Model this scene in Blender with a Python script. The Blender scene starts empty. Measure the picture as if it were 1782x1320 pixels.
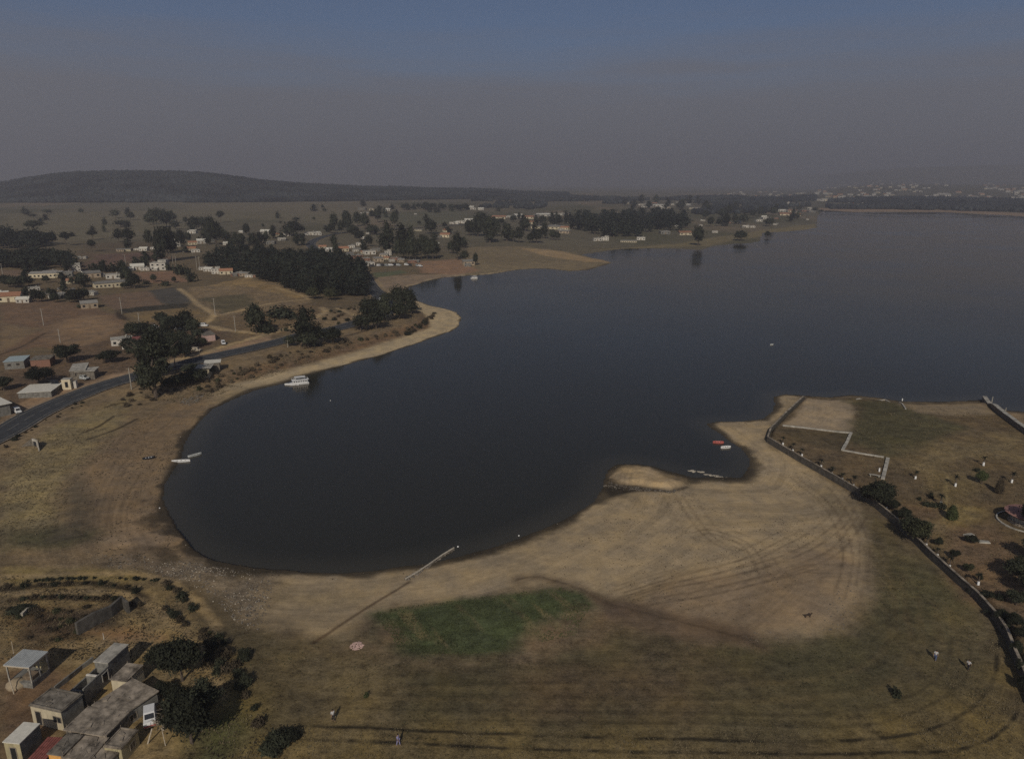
import bpy, bmesh, math, random
import numpy as np
from mathutils import Vector, Matrix
random.seed(11)
rng = np.random.default_rng(11)
R = math.radians
SC = bpy.context.scene
COL = SC.collection
# ---------------------------------------------------------------- camera
CAM_H, PITCH, FPX = 70.0, 15.5, 1235.0
cd = bpy.data.cameras.new('camera')
cam = bpy.data.objects.new('camera', cd); COL.objects.link(cam)
cam.location = (0, 0, CAM_H); cam.rotation_euler = (R(90 - PITCH), 0, 0)
cd.sensor_width = 36; cd.lens = 36 * FPX / 1782; cd.clip_start = 1; cd.clip_end = 60000
SC.camera = cam
# ---------------------------------------------------------------- light, sky, exposure
SUN_EL, SUN_DX = 34.0, 0.10           # shadows fall away from the camera, a touch to the right
wd = bpy.data.worlds.new('World'); SC.world = wd; wd.use_nodes = True
nt = wd.node_tree; nt.nodes.clear()
sky = nt.nodes.new('ShaderNodeTexSky'); sky.sky_type = 'NISHITA'; sky.sun_disc = False
sky.sun_elevation = R(SUN_EL); sky.air_density = 1.0; sky.dust_density = 5.0; sky.ozone_density = 5.0; sky.altitude = 2500
bg = nt.nodes.new('ShaderNodeBackground'); bg.inputs[1].default_value = 0.060
wo = nt.nodes.new('ShaderNodeOutputWorld')
# a bank of smog lies along the horizon of the sky itself
_g = nt.nodes.new('ShaderNodeNewGeometry'); _sx = nt.nodes.new('ShaderNodeSeparateXYZ'); _tc = nt.nodes.new('ShaderNodeTexCoord')
nt.links.new(_tc.outputs['Generated'], _sx.inputs[0])
_mp = nt.nodes.new('ShaderNodeMapping'); _mp.inputs['Scale'].default_value = (2.2, 2.2, 26); nt.links.new(_tc.outputs['Generated'], _mp.inputs[0])
_nz = nt.nodes.new('ShaderNodeTexNoise'); _nz.inputs['Scale'].default_value = 1.6; _nz.inputs['Detail'].default_value = 4; nt.links.new(_mp.outputs[0], _nz.inputs['Vector'])
_ad = nt.nodes.new('ShaderNodeMath'); _ad.operation = 'MULTIPLY_ADD'; nt.links.new(_nz.outputs[0], _ad.inputs[0]); _ad.inputs[1].default_value = 0.10; nt.links.new(_sx.outputs['Z'], _ad.inputs[2])
_mr = nt.nodes.new('ShaderNodeMapRange'); _mr.interpolation_type = 'SMOOTHSTEP'; nt.links.new(_ad.outputs[0], _mr.inputs[0])
for _i, _v in enumerate((0.14, 0.255, 0.80, 0.0)): _mr.inputs[_i + 1].default_value = _v
_mx = nt.nodes.new('ShaderNodeMixRGB'); nt.links.new(_mr.outputs[0], _mx.inputs[0]); nt.links.new(sky.outputs[0], _mx.inputs[1]); _mx.inputs[2].default_value = (3.45, 3.25, 3.40, 1)
nt.links.new(_mx.outputs[0], bg.inputs[0]); nt.links.new(bg.outputs[0], wo.inputs[0])
ld = bpy.data.lights.new('sun', 'SUN'); ld.energy = 3.9; ld.angle = R(0.6); ld.color = (1.0, 0.93, 0.82)
sun = bpy.data.objects.new('sun', ld); COL.objects.link(sun)
sdir = Vector((SUN_DX, 1.0, 0)).normalized() * math.cos(R(SUN_EL)) + Vector((0, 0, -math.sin(R(SUN_EL))))
sun.rotation_euler = sdir.to_track_quat('-Z', 'Y').to_euler(); sun.location = (0, -200, 300)
to_sun = -sdir
sky.sun_rotation = math.atan2(to_sun.x, to_sun.y)
SC.view_settings.view_transform = 'Standard'; SC.view_settings.look = 'None'
SC.view_settings.exposure = -0.42; SC.view_settings.gamma = 1; SC.view_settings.use_curve_mapping = False
SC.render.engine = 'CYCLES'
SC.cycles.use_denoising = False
SC.cycles.max_bounces = 6; SC.cycles.diffuse_bounces = 2; SC.cycles.glossy_bounces = 2; SC.cycles.volume_bounces = 1
SC.cycles.transparent_max_bounces = 8

# ---------------------------------------------------------------- pixel rays of the surveyed photograph -> places on the ground
_cp, _sp = math.cos(R(PITCH)), math.sin(R(PITCH))
def ray(px, py):
    a, b = (px - 891.0) / FPX, (660.0 - py) / FPX
    return np.array([a, _cp + b * _sp, -_sp + b * _cp])
def on_plane(px, py, z=0.0):
    d = ray(px, py); t = (z - CAM_H) / d[2]
    return np.array([d[0] * t, d[1] * t])
def plane_pts(pts, z=0.0): return np.array([on_plane(x, y, z) for x, y in pts])
def crop(ox, oy, s, pts): return [(ox + x / s, oy + y / s) for x, y in pts]
def elev_of(py):
    return math.atan((660.0 - py) / FPX) - R(PITCH)

# ---------------------------------------------------------------- numpy helpers
def _hash(ix, iy, seed):
    h = (ix.astype(np.int64) * 374761393 + iy.astype(np.int64) * 668265263 + seed * 1442695041) & 0xFFFFFFFF
    h = ((h ^ (h >> 13)) * 1274126177) & 0xFFFFFFFF
    return ((h ^ (h >> 16)) & 0xFFFF) / 65535.0
def vnoise(x, y, seed=0):
    fx, fy = np.floor(x), np.floor(y); ix, iy = fx.astype(np.int64), fy.astype(np.int64)
    tx, ty = x - fx, y - fy; tx = tx * tx * (3 - 2 * tx); ty = ty * ty * (3 - 2 * ty)
    a, b = _hash(ix, iy, seed), _hash(ix + 1, iy, seed); c, d = _hash(ix, iy + 1, seed), _hash(ix + 1, iy + 1, seed)
    return (a * (1 - tx) + b * tx) * (1 - ty) + (c * (1 - tx) + d * tx) * ty
def fbm(x, y, s, seed=0, o=4):
    v, a, t = 0, 1.0, 0
    for k in range(o):
        v = v + a * vnoise(x / s * 2 ** k + 17.3 * k, y / s * 2 ** k - 9.1 * k, seed + k); t += a; a *= 0.55
    return v / t
def sstep(a, b, x):
    t = np.clip((x - a) / (b - a), 0, 1); return t * t * (3 - 2 * t)
def seg_dist(x, y, poly, closed):
    d = np.full(x.shape, 1e18)
    n = len(poly)
    for i in range(n if closed else n - 1):
        ax, ay = poly[i]; bx, by = poly[(i + 1) % n]
        ex, ey = bx - ax, by - ay; L = ex * ex + ey * ey + 1e-12
        t = np.clip(((x - ax) * ex + (y - ay) * ey) / L, 0, 1)
        dx, dy = x - ax - t * ex, y - ay - t * ey
        np.minimum(d, dx * dx + dy * dy, out=d)
    return np.sqrt(d)
def inside(x, y, poly):
    r = np.zeros(x.shape, bool); n = len(poly)
    for i in range(n):
        ax, ay = poly[i]; bx, by = poly[(i + 1) % n]
        if ay == by: continue
        c = (ay > y) != (by > y)
        r ^= c & (x < (bx - ax) * (y - ay) / (by - ay) + ax)
    return r
def poly_sd(x, y, poly):                 # > 0 outside
    d = seg_dist(x, y, poly, True)
    return np.where(inside(x, y, poly), -d, d)
def smooth_line(pts, k=6, closed=False):  # Catmull-Rom
    p = np.array(pts, float); n = len(p); out = []
    for i in range(n if closed else n - 1):
        if closed: p0, p1, p2, p3 = p[i - 1], p[i], p[(i + 1) % n], p[(i + 2) % n]
        else: p0, p1, p2, p3 = p[max(i - 1, 0)], p[i], p[i + 1], p[min(i + 2, n - 1)]
        for j in range(k):
            t = j / k
            out.append(0.5 * (2 * p1 + (p2 - p0) * t + (2 * p0 - 5 * p1 + 4 * p2 - p3) * t * t + (3 * p1 - p0 - 3 * p2 + p3) * t ** 3))
    if not closed: out.append(p[-1])
    return np.array(out)
def lin(c):
    c = np.array(c, float) / 255.0
    return np.where(c <= 0.04045, c / 12.92, ((c + 0.055) / 1.055) ** 2.4)
# ---------------------------------------------------------------- the lake shore (surveyed), then the land round it
SHORE = [(1782,377),(1740,374),(1700,373),(1638,369),(1560,369.5),(1483,369),(1440,366),(1429,368),(1423,376),(1420,390),(1423,396),(1400,400),(1369,403),(1328,405),(1322,420),(1304,423),
 (1280,424),(1241,428),(1219,435),(1183,433),(1130,432),(1082,433),(1045,438),(1012,443),(1030,449),(1050,452),(1066,457.5),(1047,463),(1022,470),(992,472),(956,468),(930,467.5),(906,469),(880,473),(855,477),(830,479),
 (809,480),(773,483),(736,491),(713,499),(702,507),(705,515),(722,522),(748,531),(775,537),(794,543),(804,553),(800,565),(784,577),(733,595),(673,615),(607,634),(565,645),(531,654),(494,667),(443,679),(405,695),
 (370,711),(350,731),(328,760),(318,785),(306,812),(287,842),(284,866),(292,887),(306,920),(335,956),(377,980),(420,990),(470,995),(530,998),(600,998),(650,993),(700,985),(750,980),(800,968),(850,955),(900,938),(950,918),(1000,894),(1035,872),(1048,850),
 (1052,832),(1060,815),(1076,807),(1108,807),(1140,812),(1170,821),(1205,831),(1250,830),(1290,831),(1302,815),(1304,798),(1290,780),(1270,768),(1250,752),(1234,743),(1229,737),(1250,733),(1290,733),(1328,729),(1344,716),(1348,702),(1346,690),(1366,686),
 (1400,688),(1440,691),(1482,687),(1530,692),(1570,698),(1620,699),(1680,697),(1712,695),(1728,706),(1755,714),(1782,716),(1900,720),(2100,705),(2400,700),(2900,690),(3300,640),(3600,520),(3300,420),(2700,392),(2100,380)]
LAKE = plane_pts(SHORE)
# small natural wobble between the surveyed points
_l = []
for i in range(len(LAKE)):
    a, b = LAKE[i], LAKE[(i + 1) % len(LAKE)]; L = np.linalg.norm(b - a); d = np.linalg.norm(a)
    n = int(min(8, max(1, L / (0.02 * d)))) if d < 900 else 2
    nrm = np.array([-(b - a)[1], (b - a)[0]]) / (L + 1e-9)
    for k in range(n):
        t = k / n
        _l.append(a + (b - a) * t + nrm * (rng.uniform(-1, 1) * min(0.06 * L / n, 1.0) if k else 0))
LAKE = np.array(_l)
ISLAND = plane_pts([(1054,838),(1060,818),(1078,810),(1108,810),(1140,815),(1170,823),(1203,833),(1192,844),(1165,850),(1110,843)], 0.6)
PARK_EDGE = [(1402,690),(1368,721),(1343,748),(1337,764),(1400,802),(1450,832),(1490,856),(1525,882),(1560,912),(1592,944),(1620,972),(1665,1014),(1700,1046),(1735,1087),(1752,1115),(1765,1150),(1785,1200),(1820,1290),(1880,1430)]
PARK_LINE = plane_pts(PARK_EDGE, 1.5)
PARK = np.vstack([PARK_LINE, plane_pts([(2500,1430),(2700,1000),(2600,760),(1900,740),(1782,752),(1745,722),(1716,700),(1680,702),(1620,704),(1570,703),(1530,698),(1482,693),(1440,696)], 1.5)])
ROAD_PX = [(-260,862),(-120,812),(0,757),(60,722),(115,697),(170,675),(230,657),(290,641),(335,630),(380,619),(440,606),(500,591),(545,578),(585,572),(620,562),(648,554),(668,546),(677,537),(672,526),(660,514),(648,502),(640,490),(632,476),(615,462),(590,449),(565,440),(545,431),(541,424),(552,416),(575,409),(600,405),(640,402),(700,398),(760,394),(830,389)]
HILL = [(-700,352),(-300,345),(-60,336),(25,333),(63,325),(100,318),(150,310),(190,306),(250,304.5),(315,304.5),(380,306),(417,310),(450,315),(483,320),(546,325.5),(597,328),(647,331),(700,331),(750,333.5),(820,334),(870,335),(931,336.5),(1007,338),(1108,342),(1200,346),(1300,352)]
_hu = np.array([(p[0] - 891) / FPX / _cp for p in HILL]); _he = np.array([elev_of(p[1]) for p in HILL])
FARR = [(200,330),(420,312),(560,303),(700,299),(850,297),(1000,299),(1150,302),(1300,306),(1420,303),(1520,294),(1620,291),(1700,289),(1782,287),(1950,280),(2300,290),(2900,320)]
_fu = np.array([(p[0] - 891) / FPX / _cp for p in FARR]); _fe = np.array([elev_of(p[1]) for p in FARR])

Yr = [5.0]
while Yr[-1] < 24000:
    y = Yr[-1]; Yr.append(y * (1.05 if y < 60 else 1.0024 if y < 175 else 1.0038 if y < 330 else 1.0065))
Yr = np.array(Yr); NR = len(Yr)
Ur = np.linspace(-1.2, 1.2, 841); NC = len(Ur)
GX = (Yr[:, None] + 15) * Ur[None, :]; GY = np.repeat(Yr[:, None], NC, 1)
GU = GX / GY
SD = poly_sd(GX, GY, LAKE)

def land_height(x, y, sd):
    u = x / np.maximum(y, 1)
    land = np.maximum(sd, 0)
    h = 0.12 + 2.3 * (1 - np.exp(-land / 45.0))
    west = sstep(60, -120, x) * sstep(150, 330, y)
    h += west * 7.0 * sstep(40, 420, land)
    h += 7.0 * sstep(700, 2100, y) * sstep(10, 500, land)
    h += (fbm(x, y, 60, 5) - 0.5) * 1.6 * sstep(8, 90, land) + (fbm(x, y, 9, 9) - 0.5) * 0.35 * sstep(3, 30, land)
    # steep little bank above the north-west beach
    h += 1.3 * sstep(14, 24, land) * sstep(40, -20, x) * sstep(215, 250, y) * sstep(460, 400, y)
    # rough mounds behind the village plots in the near left corner
    m = sstep(-25, -45, x) * sstep(150, 125, y)
    h += m * (0.5 + 1.8 * (fbm(x, y, 14, 21) - 0.45))
    # sandbank
    di = poly_sd(x, y, ISLAND) if x.size < 2e6 else 0
    h += 1.0 * sstep(0.4, -1.6, di + 2.2 * (fbm(x, y, 3.5, 34) - .5)) * (0.55 + 0.8 * fbm(x, y, 5, 31))
    # the park stands on its retaining wall
    near = (x > 20) & (y < 460)
    if near.any():
        pk = np.full(x.shape, 50.0); pk[near] = poly_sd(x[near], y[near], PARK)
        h += 1.6 * sstep(-0.1, -1.0, pk) * np.where(pk < 0, 1, 0)
    # far land
    e = np.interp(u, _hu, _he); dist = 2650 + 900 * sstep(-0.45, 0.35, u)
    top = np.maximum(CAM_H + dist * np.tan(e) - 12, 0)
    h += top * np.where(y < dist, sstep(dist - 620, dist, y) ** 0.8, np.maximum(sstep(dist + 2500, dist, y), 0.0))
    tw = sstep(0.38, 0.50, u) * sstep(2250, 4300, y) * 46 * sstep(9000, 5000, y); h += tw
    e = np.interp(u, _fu, _fe, left=-0.02, right=-0.02); dist = 21000 - 12500 * sstep(0.25, 0.5, u)
    top = np.maximum(CAM_H + dist * np.tan(e), 0) * (1 + 0.10 * (fbm(x, y, 900, 77) - 0.5))
    h += top * np.where(y < dist, sstep(dist - 0.3 * dist, dist, y), sstep(dist + 7000, dist, y))
    wet = sd < 0
    return np.where(wet, -0.15 - np.minimum(2.6, 0.07 * -sd), np.maximum(h, 0.10))
GH = land_height(GX, GY, SD)

def _cell(x, y):
    x = np.atleast_1d(np.asarray(x, float)); y = np.atleast_1d(np.asarray(y, float))
    r = np.interp(y, Yr, np.arange(NR)); u = x / (y + 15); c = np.interp(u, Ur, np.arange(NC))
    r0 = np.minimum(r.astype(int), NR - 2); c0 = np.minimum(c.astype(int), NC - 2)
    return r0, c0, r - r0, c - c0
def sample(G, x, y):
    r0, c0, fr, fc = _cell(x, y)
    return (G[r0, c0] * (1 - fc) + G[r0, c0 + 1] * fc) * (1 - fr) + (G[r0 + 1, c0] * (1 - fc) + G[r0 + 1, c0 + 1] * fc) * fr
def H(x, y): return float(sample(GH, x, y)[0])
_ts = np.geomspace(60, 16000, 1500)
def at(px, py, up=0.0):
    """the place on the ground (raised by up) that this surveyed ray meets"""
    d = ray(px, py)
    X, Y, Z = d[0] * _ts, d[1] * _ts, CAM_H + d[2] * _ts
    g = np.maximum(sample(GH, X, Y), 0.0) + up
    k = np.nonzero(Z < g)[0]
    if not len(k): return (float(X[-1]), float(Y[-1]), float(g[-1]))
    k = max(k[0], 1)
    a, b = Z[k - 1] - g[k - 1], Z[k] - g[k]; f = a / (a - b + 1e-9)
    return (float(X[k-1] + f * (X[k] - X[k-1])), float(Y[k-1] + f * (Y[k] - Y[k-1])), float(g[k-1] + f * (g[k] - g[k-1])))
def at2(pts): return np.array([at(x, y)[:2] for x, y in pts])

# the road bed: level the ground across it
ROAD = smooth_line(at2(ROAD_PX), 6)
_rz = np.array([H(*p) for p in ROAD])
for _ in range(12): _rz[1:-1] = 0.25 * _rz[:-2] + 0.5 * _rz[1:-1] + 0.25 * _rz[2:]
_rz = np.maximum(_rz, 0.9) + 0.25
def road_near(x, y):
    d = np.full(x.shape, 1e9); z = np.zeros(x.shape)
    for i in range(len(ROAD) - 1):
        a, b = ROAD[i], ROAD[i + 1]; e = b - a; L = e @ e + 1e-9
        t = np.clip(((x - a[0]) * e[0] + (y - a[1]) * e[1]) / L, 0, 1)
        q = (x - a[0] - t * e[0]) ** 2 + (y - a[1] - t * e[1]) ** 2
        m = q < d; d = np.where(m, q, d); z = np.where(m, _rz[i] + t * (_rz[i + 1] - _rz[i]), z)
    return np.sqrt(d), z
_m = (GX < 30) & (GY < 1300) & (GY > 60) & (GX > -420)
_rd, _z = road_near(GX[_m], GY[_m])
ROADD = np.full(GX.shape, 1e3); ROADD[_m] = _rd
_w = sstep(14, 7.5, _rd); GH[_m] = GH[_m] * (1 - _w) + (_z - 0.25) * _w
# ---------------------------------------------------------------- ground cover: soil and grass colours, region by region
K_LIT = 0.56
def alb(c): return lin(c) / K_LIT
CL = np.zeros(GX.shape + (3,)); TX = np.full(GX.shape, 0.5)
warp1 = (fbm(GX, GY, 16, 41) - 0.5); warp2 = (fbm(GX, GY, 4, 43, 3) - 0.5)
def blend(w, c, tex=None):
    c = alb(c) if not isinstance(c, np.ndarray) else c
    CL[:] = CL * (1 - w[..., None]) + c * w[..., None]
    if tex is not None: TX[:] = TX * (1 - w) + tex * w
def paint(px, c, soft=3.0, tex=None, warp=1.0, amt=1.0, fleck=0.0, world=False):
    P = px if world else at2(px)
    lo, hi = P.min(0) - soft * 3 - 12, P.max(0) + soft * 3 + 12
    m = (GX > lo[0]) & (GX < hi[0]) & (GY > lo[1]) & (GY < hi[1])
    if not m.any(): return
    d = poly_sd(GX[m], GY[m], P) + warp * (warp1[m] * soft * 3 + warp2[m] * soft)
    w = sstep(soft, -soft, d) * amt
    if fleck: w = w * np.clip(1 - fleck + fleck * 2.2 * fbm(GX[m], GY[m], 5, 61), 0, 1)
    c = alb(c)
    CL[m] = CL[m] * (1 - w[:, None]) + c * w[:, None]
    if tex is not None: TX[m] = TX[m] * (1 - w) + tex * w
def stroke(px, c, width, amt=1.0, soft=0.5, wob=0.0, dash=0.0, world=False, smooth=True):
    P = px if world else at2(px)
    if smooth: P = smooth_line(P, 5)
    lo, hi = P.min(0) - width * 3 - 3, P.max(0) + width * 3 + 3
    m = (GX > lo[0]) & (GX < hi[0]) & (GY > lo[1]) & (GY < hi[1])
    if not m.any(): return
    x, y = GX[m], GY[m]
    d = seg_dist(x + wob * warp2[m] * 3, y + wob * warp2[m] * 3, P, False)
    w = sstep(width * (1 + soft), width * (1 - soft) * 0.5, d) * amt
    if dash: w = w * (1 - dash + dash * sstep(0.35, 0.6, vnoise(x / 1.7, y / 1.7, 91)))
    CL[m] = CL[m] * (1 - w[:, None]) + alb(c) * w[:, None]
n60 = fbm(GX, GY, 60, 51); n12 = fbm(GX, GY, 12, 52); n3 = fbm(GX, GY, 3, 53, 3)
CL[:] = alb((84, 72, 54))
far = sstep(500, 900, GY)
blend(far * 1.0, (80, 74, 60)); blend(far * sstep(0.5, 0.7, fbm(GX, GY * 0.45, 170, 54)), (70, 66, 50)); blend(far * sstep(0.55, 0.75, fbm(GX, GY * 0.3, 120, 57)), (94, 82, 66))
blend(sstep(1500, 2400, GY) * sstep(0.28, 0.40, GU) * 0.7, (70, 66, 54))
# --- far plain strips and fields
for px, c in [([(0,372),(260,366),(450,358),(640,352),(640,392),(420,380),(300,400),(120,420),(0,400)], (86,79,62)),
              ([(300,352),(640,350),(760,366),(560,372),(330,364)], (88,80,64)),
              ([(640,372),(800,366),(840,384),(700,396)], (76,73,58)),
              ([(150,442),(280,438),(280,452),(140,468)], (84,66,56)), ([(140,425),(280,420),(290,436),(160,440)], (76,66,52))]:
    paint(px, c, 14, 0.5)
# --- west bank: fields and plots
paint([(0,585),(0,530),(60,520),(130,525),(215,552),(232,580),(210,605),(150,610),(60,604),(0,622)], (90,72,56), 2, 0.35)
paint([(0,560),(75,572),(0,612)], (98,82,62), 2, 0.4)
paint([(95,560),(150,548),(220,560),(228,585),(150,604),(80,598)], (107,87,66), 5, 0.3)
paint([(0,470),(110,470),(60,482),(0,486)], (92,76,62), 4)
paint([(165,516),(262,505),(285,530),(205,540)], (92,75,60), 1.5, 0.3)
paint([(258,505),(305,500),(322,512),(337,526),(300,530),(280,527)], (64,60,54), 1.5, 0.3)
paint([(207,538),(285,530),(335,527),(325,535),(215,545)], (50,46,38), 1.0, 0.9)
paint([(200,540),(215,545),(228,560),(205,555)], (50,42,34), 1.0, 0.9)
paint([(230,474),(300,472),(330,490),(250,492)], (104,80,62), 2, 0.3)
paint([(215,546),(325,535),(370,550),(350,566),(250,560)], (98,82,58), 2, 0.6)
paint([(325,500),(420,492),(500,490),(545,525),(470,545),(400,556),(372,548)], (104,88,66), 2, 0.7)
paint([(345,520),(430,510),(440,530),(390,545)], (78,70,52), 3, 0.7)
paint([(360,497),(430,482),(530,512),(520,520),(440,500)], (116,96,66), 2)
paint([(390,552),(460,540),(545,528),(600,560),(500,580),(420,590)], (92,76,55), 4, 0.8, fleck=0.5)
paint([(545,548),(620,535),(660,548),(610,568),(550,572)], (104,88,66), 3, 0.8, fleck=0.4)
paint([(0,625),(120,612),(260,560),(420,575),(300,628),(180,660),(80,694),(0,735)], (82,67,52), 4, 0.8)
paint([(0,715),(60,690),(140,668),(240,640),(380,608),(470,585),(470,592),(380,616),(250,650),(130,688),(50,722),(0,752)], (126,103,79), 1.5, 0.35)
# --- beach west side
paint([(0,780),(60,735),(130,705),(230,672),(340,640),(470,607),(560,590),(640,566),(700,548),(740,560),(640,600),(500,650),(420,680),(330,720),(280,790),(250,860),(270,960),(330,1000),(0,1020)], (98,83,62), 4, 0.6)
band = sstep(16, 9, SD + 9 * warp1) * sstep(0, 1, SD) * sstep(60, -20, GX) * sstep(205, 260, GY) * sstep(620, 560, GY)
blend(band, (142, 125, 97), 0.15)
blend(sstep(26, 16, SD + 6 * warp1) * sstep(9, 16, SD) * sstep(40, -30, GX) * sstep(230, 260, GY) * sstep(460, 430, GY) * 0.8, (86, 66, 48), 0.9)
paint([(702,512),(722,524),(760,533),(798,545),(800,566),(760,585),(735,590),(752,566),(735,545),(700,530)], (140,123,95), 1.5, 0.15)
paint([(655,482),(720,478),(806,478),(745,487),(712,497),(700,510),(704,520),(690,520),(668,504),(650,494)], (112,96,78), 2, 0.15)
paint([(645,475),(700,470),(710,475),(650,484)], (74,76,56), 2)
paint([(690,520),(645,490),(655,484),(672,505),(700,518)], (124,108,82), 1, 0.2)
# far peninsula beach
paint([(815,430),(900,428),(1000,440),(1068,457),(990,473),(900,470),(810,481),(790,470)], (98,86,66), 3, 0.3)
paint([(905,431),(970,436),(1068,457),(1020,456),(950,446)], (122,102,74), 2, 0.2)
paint([(720,455),(800,450),(830,470),(800,478),(730,474)], (112,88,68), 4)
paint([(1000,436),(1180,424),(1330,400),(1420,390),(1420,398),(1322,412),(1230,428),(1060,434)], (94,84,62), 4, 0.3)
paint([(1423,362),(1520,362),(1640,365),(1782,371),(2100,376),(2100,380),(1782,377),(1640,369),(1483,369),(1430,368)], (110,92,74), 5, 0.2, warp=0.2)
# left meadow, mud and strand lines
paint([(0,830),(60,770),(140,720),(230,690),(215,760),(150,800),(125,850),(110,940),(0,960)], (104,91,65), 4, 0.6)
paint([(30,830),(95,815),(95,915),(20,915)], (116,102,72), 4, 0.6)
paint([(100,850),(150,800),(220,740),(300,700),(370,680),(350,720),(300,790),(280,850),(290,900),(320,960),(250,975),(150,960),(110,930)], (103,86,65), 4, 0.25)
paint([(0,925),(95,915),(200,925),(110,950),(0,950)], (62,58,42), 4, 0.8)
paint([(110,850),(140,830),(160,900),(120,930)], (74,66,52), 4, 0.5)
paint([(200,890),(250,895),(260,940),(210,950)], (122,102,78), 4, 0.2)
str1 = 0.5 + 0.5 * np.sin(SD * 1.15 + 7 * warp1 + 3 * n60); str2 = fbm(SD * 1.0, GX * 0.04 + GY * 0.03, 2.2, 58, 3)
# south sand flat
SAND = [(330,994),(400,992),(480,998),(700,988),(850,958),(1000,896),(1052,848),(1210,833),(1300,832),(1306,800),(1262,757),(1228,738),(1290,732),(1345,712),(1346,688),(1402,689),(1343,748),(1338,766),(1420,815),(1478,865),(1512,930),(1512,1020),(1485,1085),(1400,1102),(1300,1094),(1200,1084),(1100,1052),(1020,1030),(960,1018),(820,1043),(680,1060),(600,1103),(540,1112),(460,1092),(410,1065),(365,1025)]
FIELD = [(400,1090),(540,1112),(600,1103),(820,1100),(1020,1040),(1100,1060),(1300,1095),(1485,1085),(1520,1000),(1500,890),(1560,920),(1660,1015),(1735,1090),(1770,1180),(1790,1330),(300,1330),(360,1200)]
paint(FIELD, (77, 68, 47), 3, 0.75)
paint([(560,1190),(1000,1110),(1300,1110),(1500,1080),(1600,1060),(1640,1150),(1500,1230),(1100,1250),(700,1230)], (68,61,43), 6, 0.7, amt=0.8)
paint([(900,1180),(1100,1150),(1300,1170),(1200,1230),(950,1230)], (77,64,47), 6, 0.7, amt=0.8)
paint([(500,1130),(640,1110),(700,1140),(1050,1125),(1100,1090),(1050,1050),(1020,1050),(1000,1120),(820,1146),(640,1145)], (92,77,57), 3, 0.6, amt=0.9)
paint([(1500,930),(1580,950),(1690,1060),(1740,1160),(1680,1120),(1600,1060),(1530,1040)], (84,73,50), 4, 0.7, amt=0.6)
paint([(1540,960),(1600,965),(1650,1020),(1690,1080),(1640,1140),(1560,1090)], (70,64,44), 5, 0.7, amt=0.6)
paint([(330,1340),(440,1265),(560,1262),(900,1277),(1200,1285),(1450,1272),(1600,1240),(1700,1180),(1745,1110),(1800,1200),(1800,1340)], (89,76,49), 3.0, 0.9, fleck=0.5)
paint([(400,1100),(560,1115),(660,1150),(640,1235),(450,1262),(390,1180)], (92, 79, 54), 6, 0.7, amt=0.8)
paint([(1300,1105),(1480,1095),(1560,1000),(1600,960),(1660,1030),(1600,1130),(1480,1180),(1300,1160)], (67, 63, 43), 6, 0.6, amt=0.6)
paint(SAND, (131, 114, 88), 2.5, 0.16)
paint([(1380,835),(1430,840),(1490,890),(1512,930),(1480,925),(1430,880)], (104, 92, 72), 3, 0.25, amt=0.8)
paint([(1050,1050),(1160,1010),(1330,980),(1460,930),(1500,1000),(1470,1080),(1330,1090),(1200,1078)], (108,90,70), 5, 0.2, amt=0.7)
paint([(1040,1040),(1110,1045),(1230,1085),(1300,1105),(1180,1100),(1060,1075)], (84,69,54), 2, 0.3, amt=0.8)
paint([(380,1010),(520,1030),(640,1038),(600,1060),(470,1050)], (96,85,66), 3, 0.4, amt=0.5)
paint([(1060,1070),(1085,1042),(1120,1058)], (84,69,55), 1.5, 0.3)
paint([(640,1066),(700,1056),(830,1040),(905,1030),(975,1021),(1012,1032),(1038,1058),(1005,1108),(930,1132),(830,1140),(700,1138),(650,1112)], (58,63,41), 1.6, 0.8)
paint([(985,1060),(1040,1060),(1010,1120),(900,1140),(930,1110)], (96,80,60), 3, 0.6, fleck=0.7)
paint([(640,1080),(690,1080),(720,1120),(660,1130)], (88,74,55), 3, 0.6, fleck=0.6)
m = sstep(0, -2, poly_sd(GX, GY, at2([(650,1066),(975,1022),(1036,1058),(930,1132),(700,1138)])) * 1.0)
blend(m * sstep(0.55, 0.7, fbm(GX + 0.55 * GY, GY * 0.18, 2.6, 59, 3)) * 0.7, (88, 78, 54))
# strand lines and old tyre tracks on the flats
sandw = np.clip((CL[..., 0] - alb((88, 74, 55))[0]) / 0.12, 0, 1) * sstep(1, 5, SD) * sstep(700, 500, GY)
CL *= (1 - (0.15 * sandw * sstep(0.45, 0.75, str2) + 0.07 * sandw * str1 * n12))[..., None]
for pts in [[(1080,1045),(1160,1020),(1260,1000),(1380,965),(1460,915),(1480,880)], [(1100,1052),(1230,1030),(1350,1000),(1450,960),(1500,900)], [(1210,930),(1240,925),(1300,950),(1330,1000)], [(1180,860),(1230,930),(1290,960)],
            [(1400,820),(1450,850),(1500,930),(1500,1020)], [(1380,830),(1440,880),(1475,960),(1460,1040)], [(1180,1040),(1300,1015),(1420,985)], [(1090,1035),(1190,1005),(1300,975),(1400,925)],
            [(150,930),(170,850),(215,780),(290,720)], [(175,935),(190,860),(235,790),(305,730)], [(205,930),(205,880),(240,820)], [(215,935),(215,885),(250,825)]]:
    Q = smooth_line(at2(pts), 5); T_ = np.gradient(Q, axis=0); T_ /= np.linalg.norm(T_, axis=1)[:, None]; N_ = np.stack([-T_[:, 1], T_[:, 0]], 1)
    for o_, a_ in ((-.85, .5), (.85, .5), (3.2, .28), (-3.6, .22)): stroke(Q + N_ * o_, (80, 67, 51), 0.30, a_, wob=0.12, dash=0.45, world=True, smooth=False)
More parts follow.
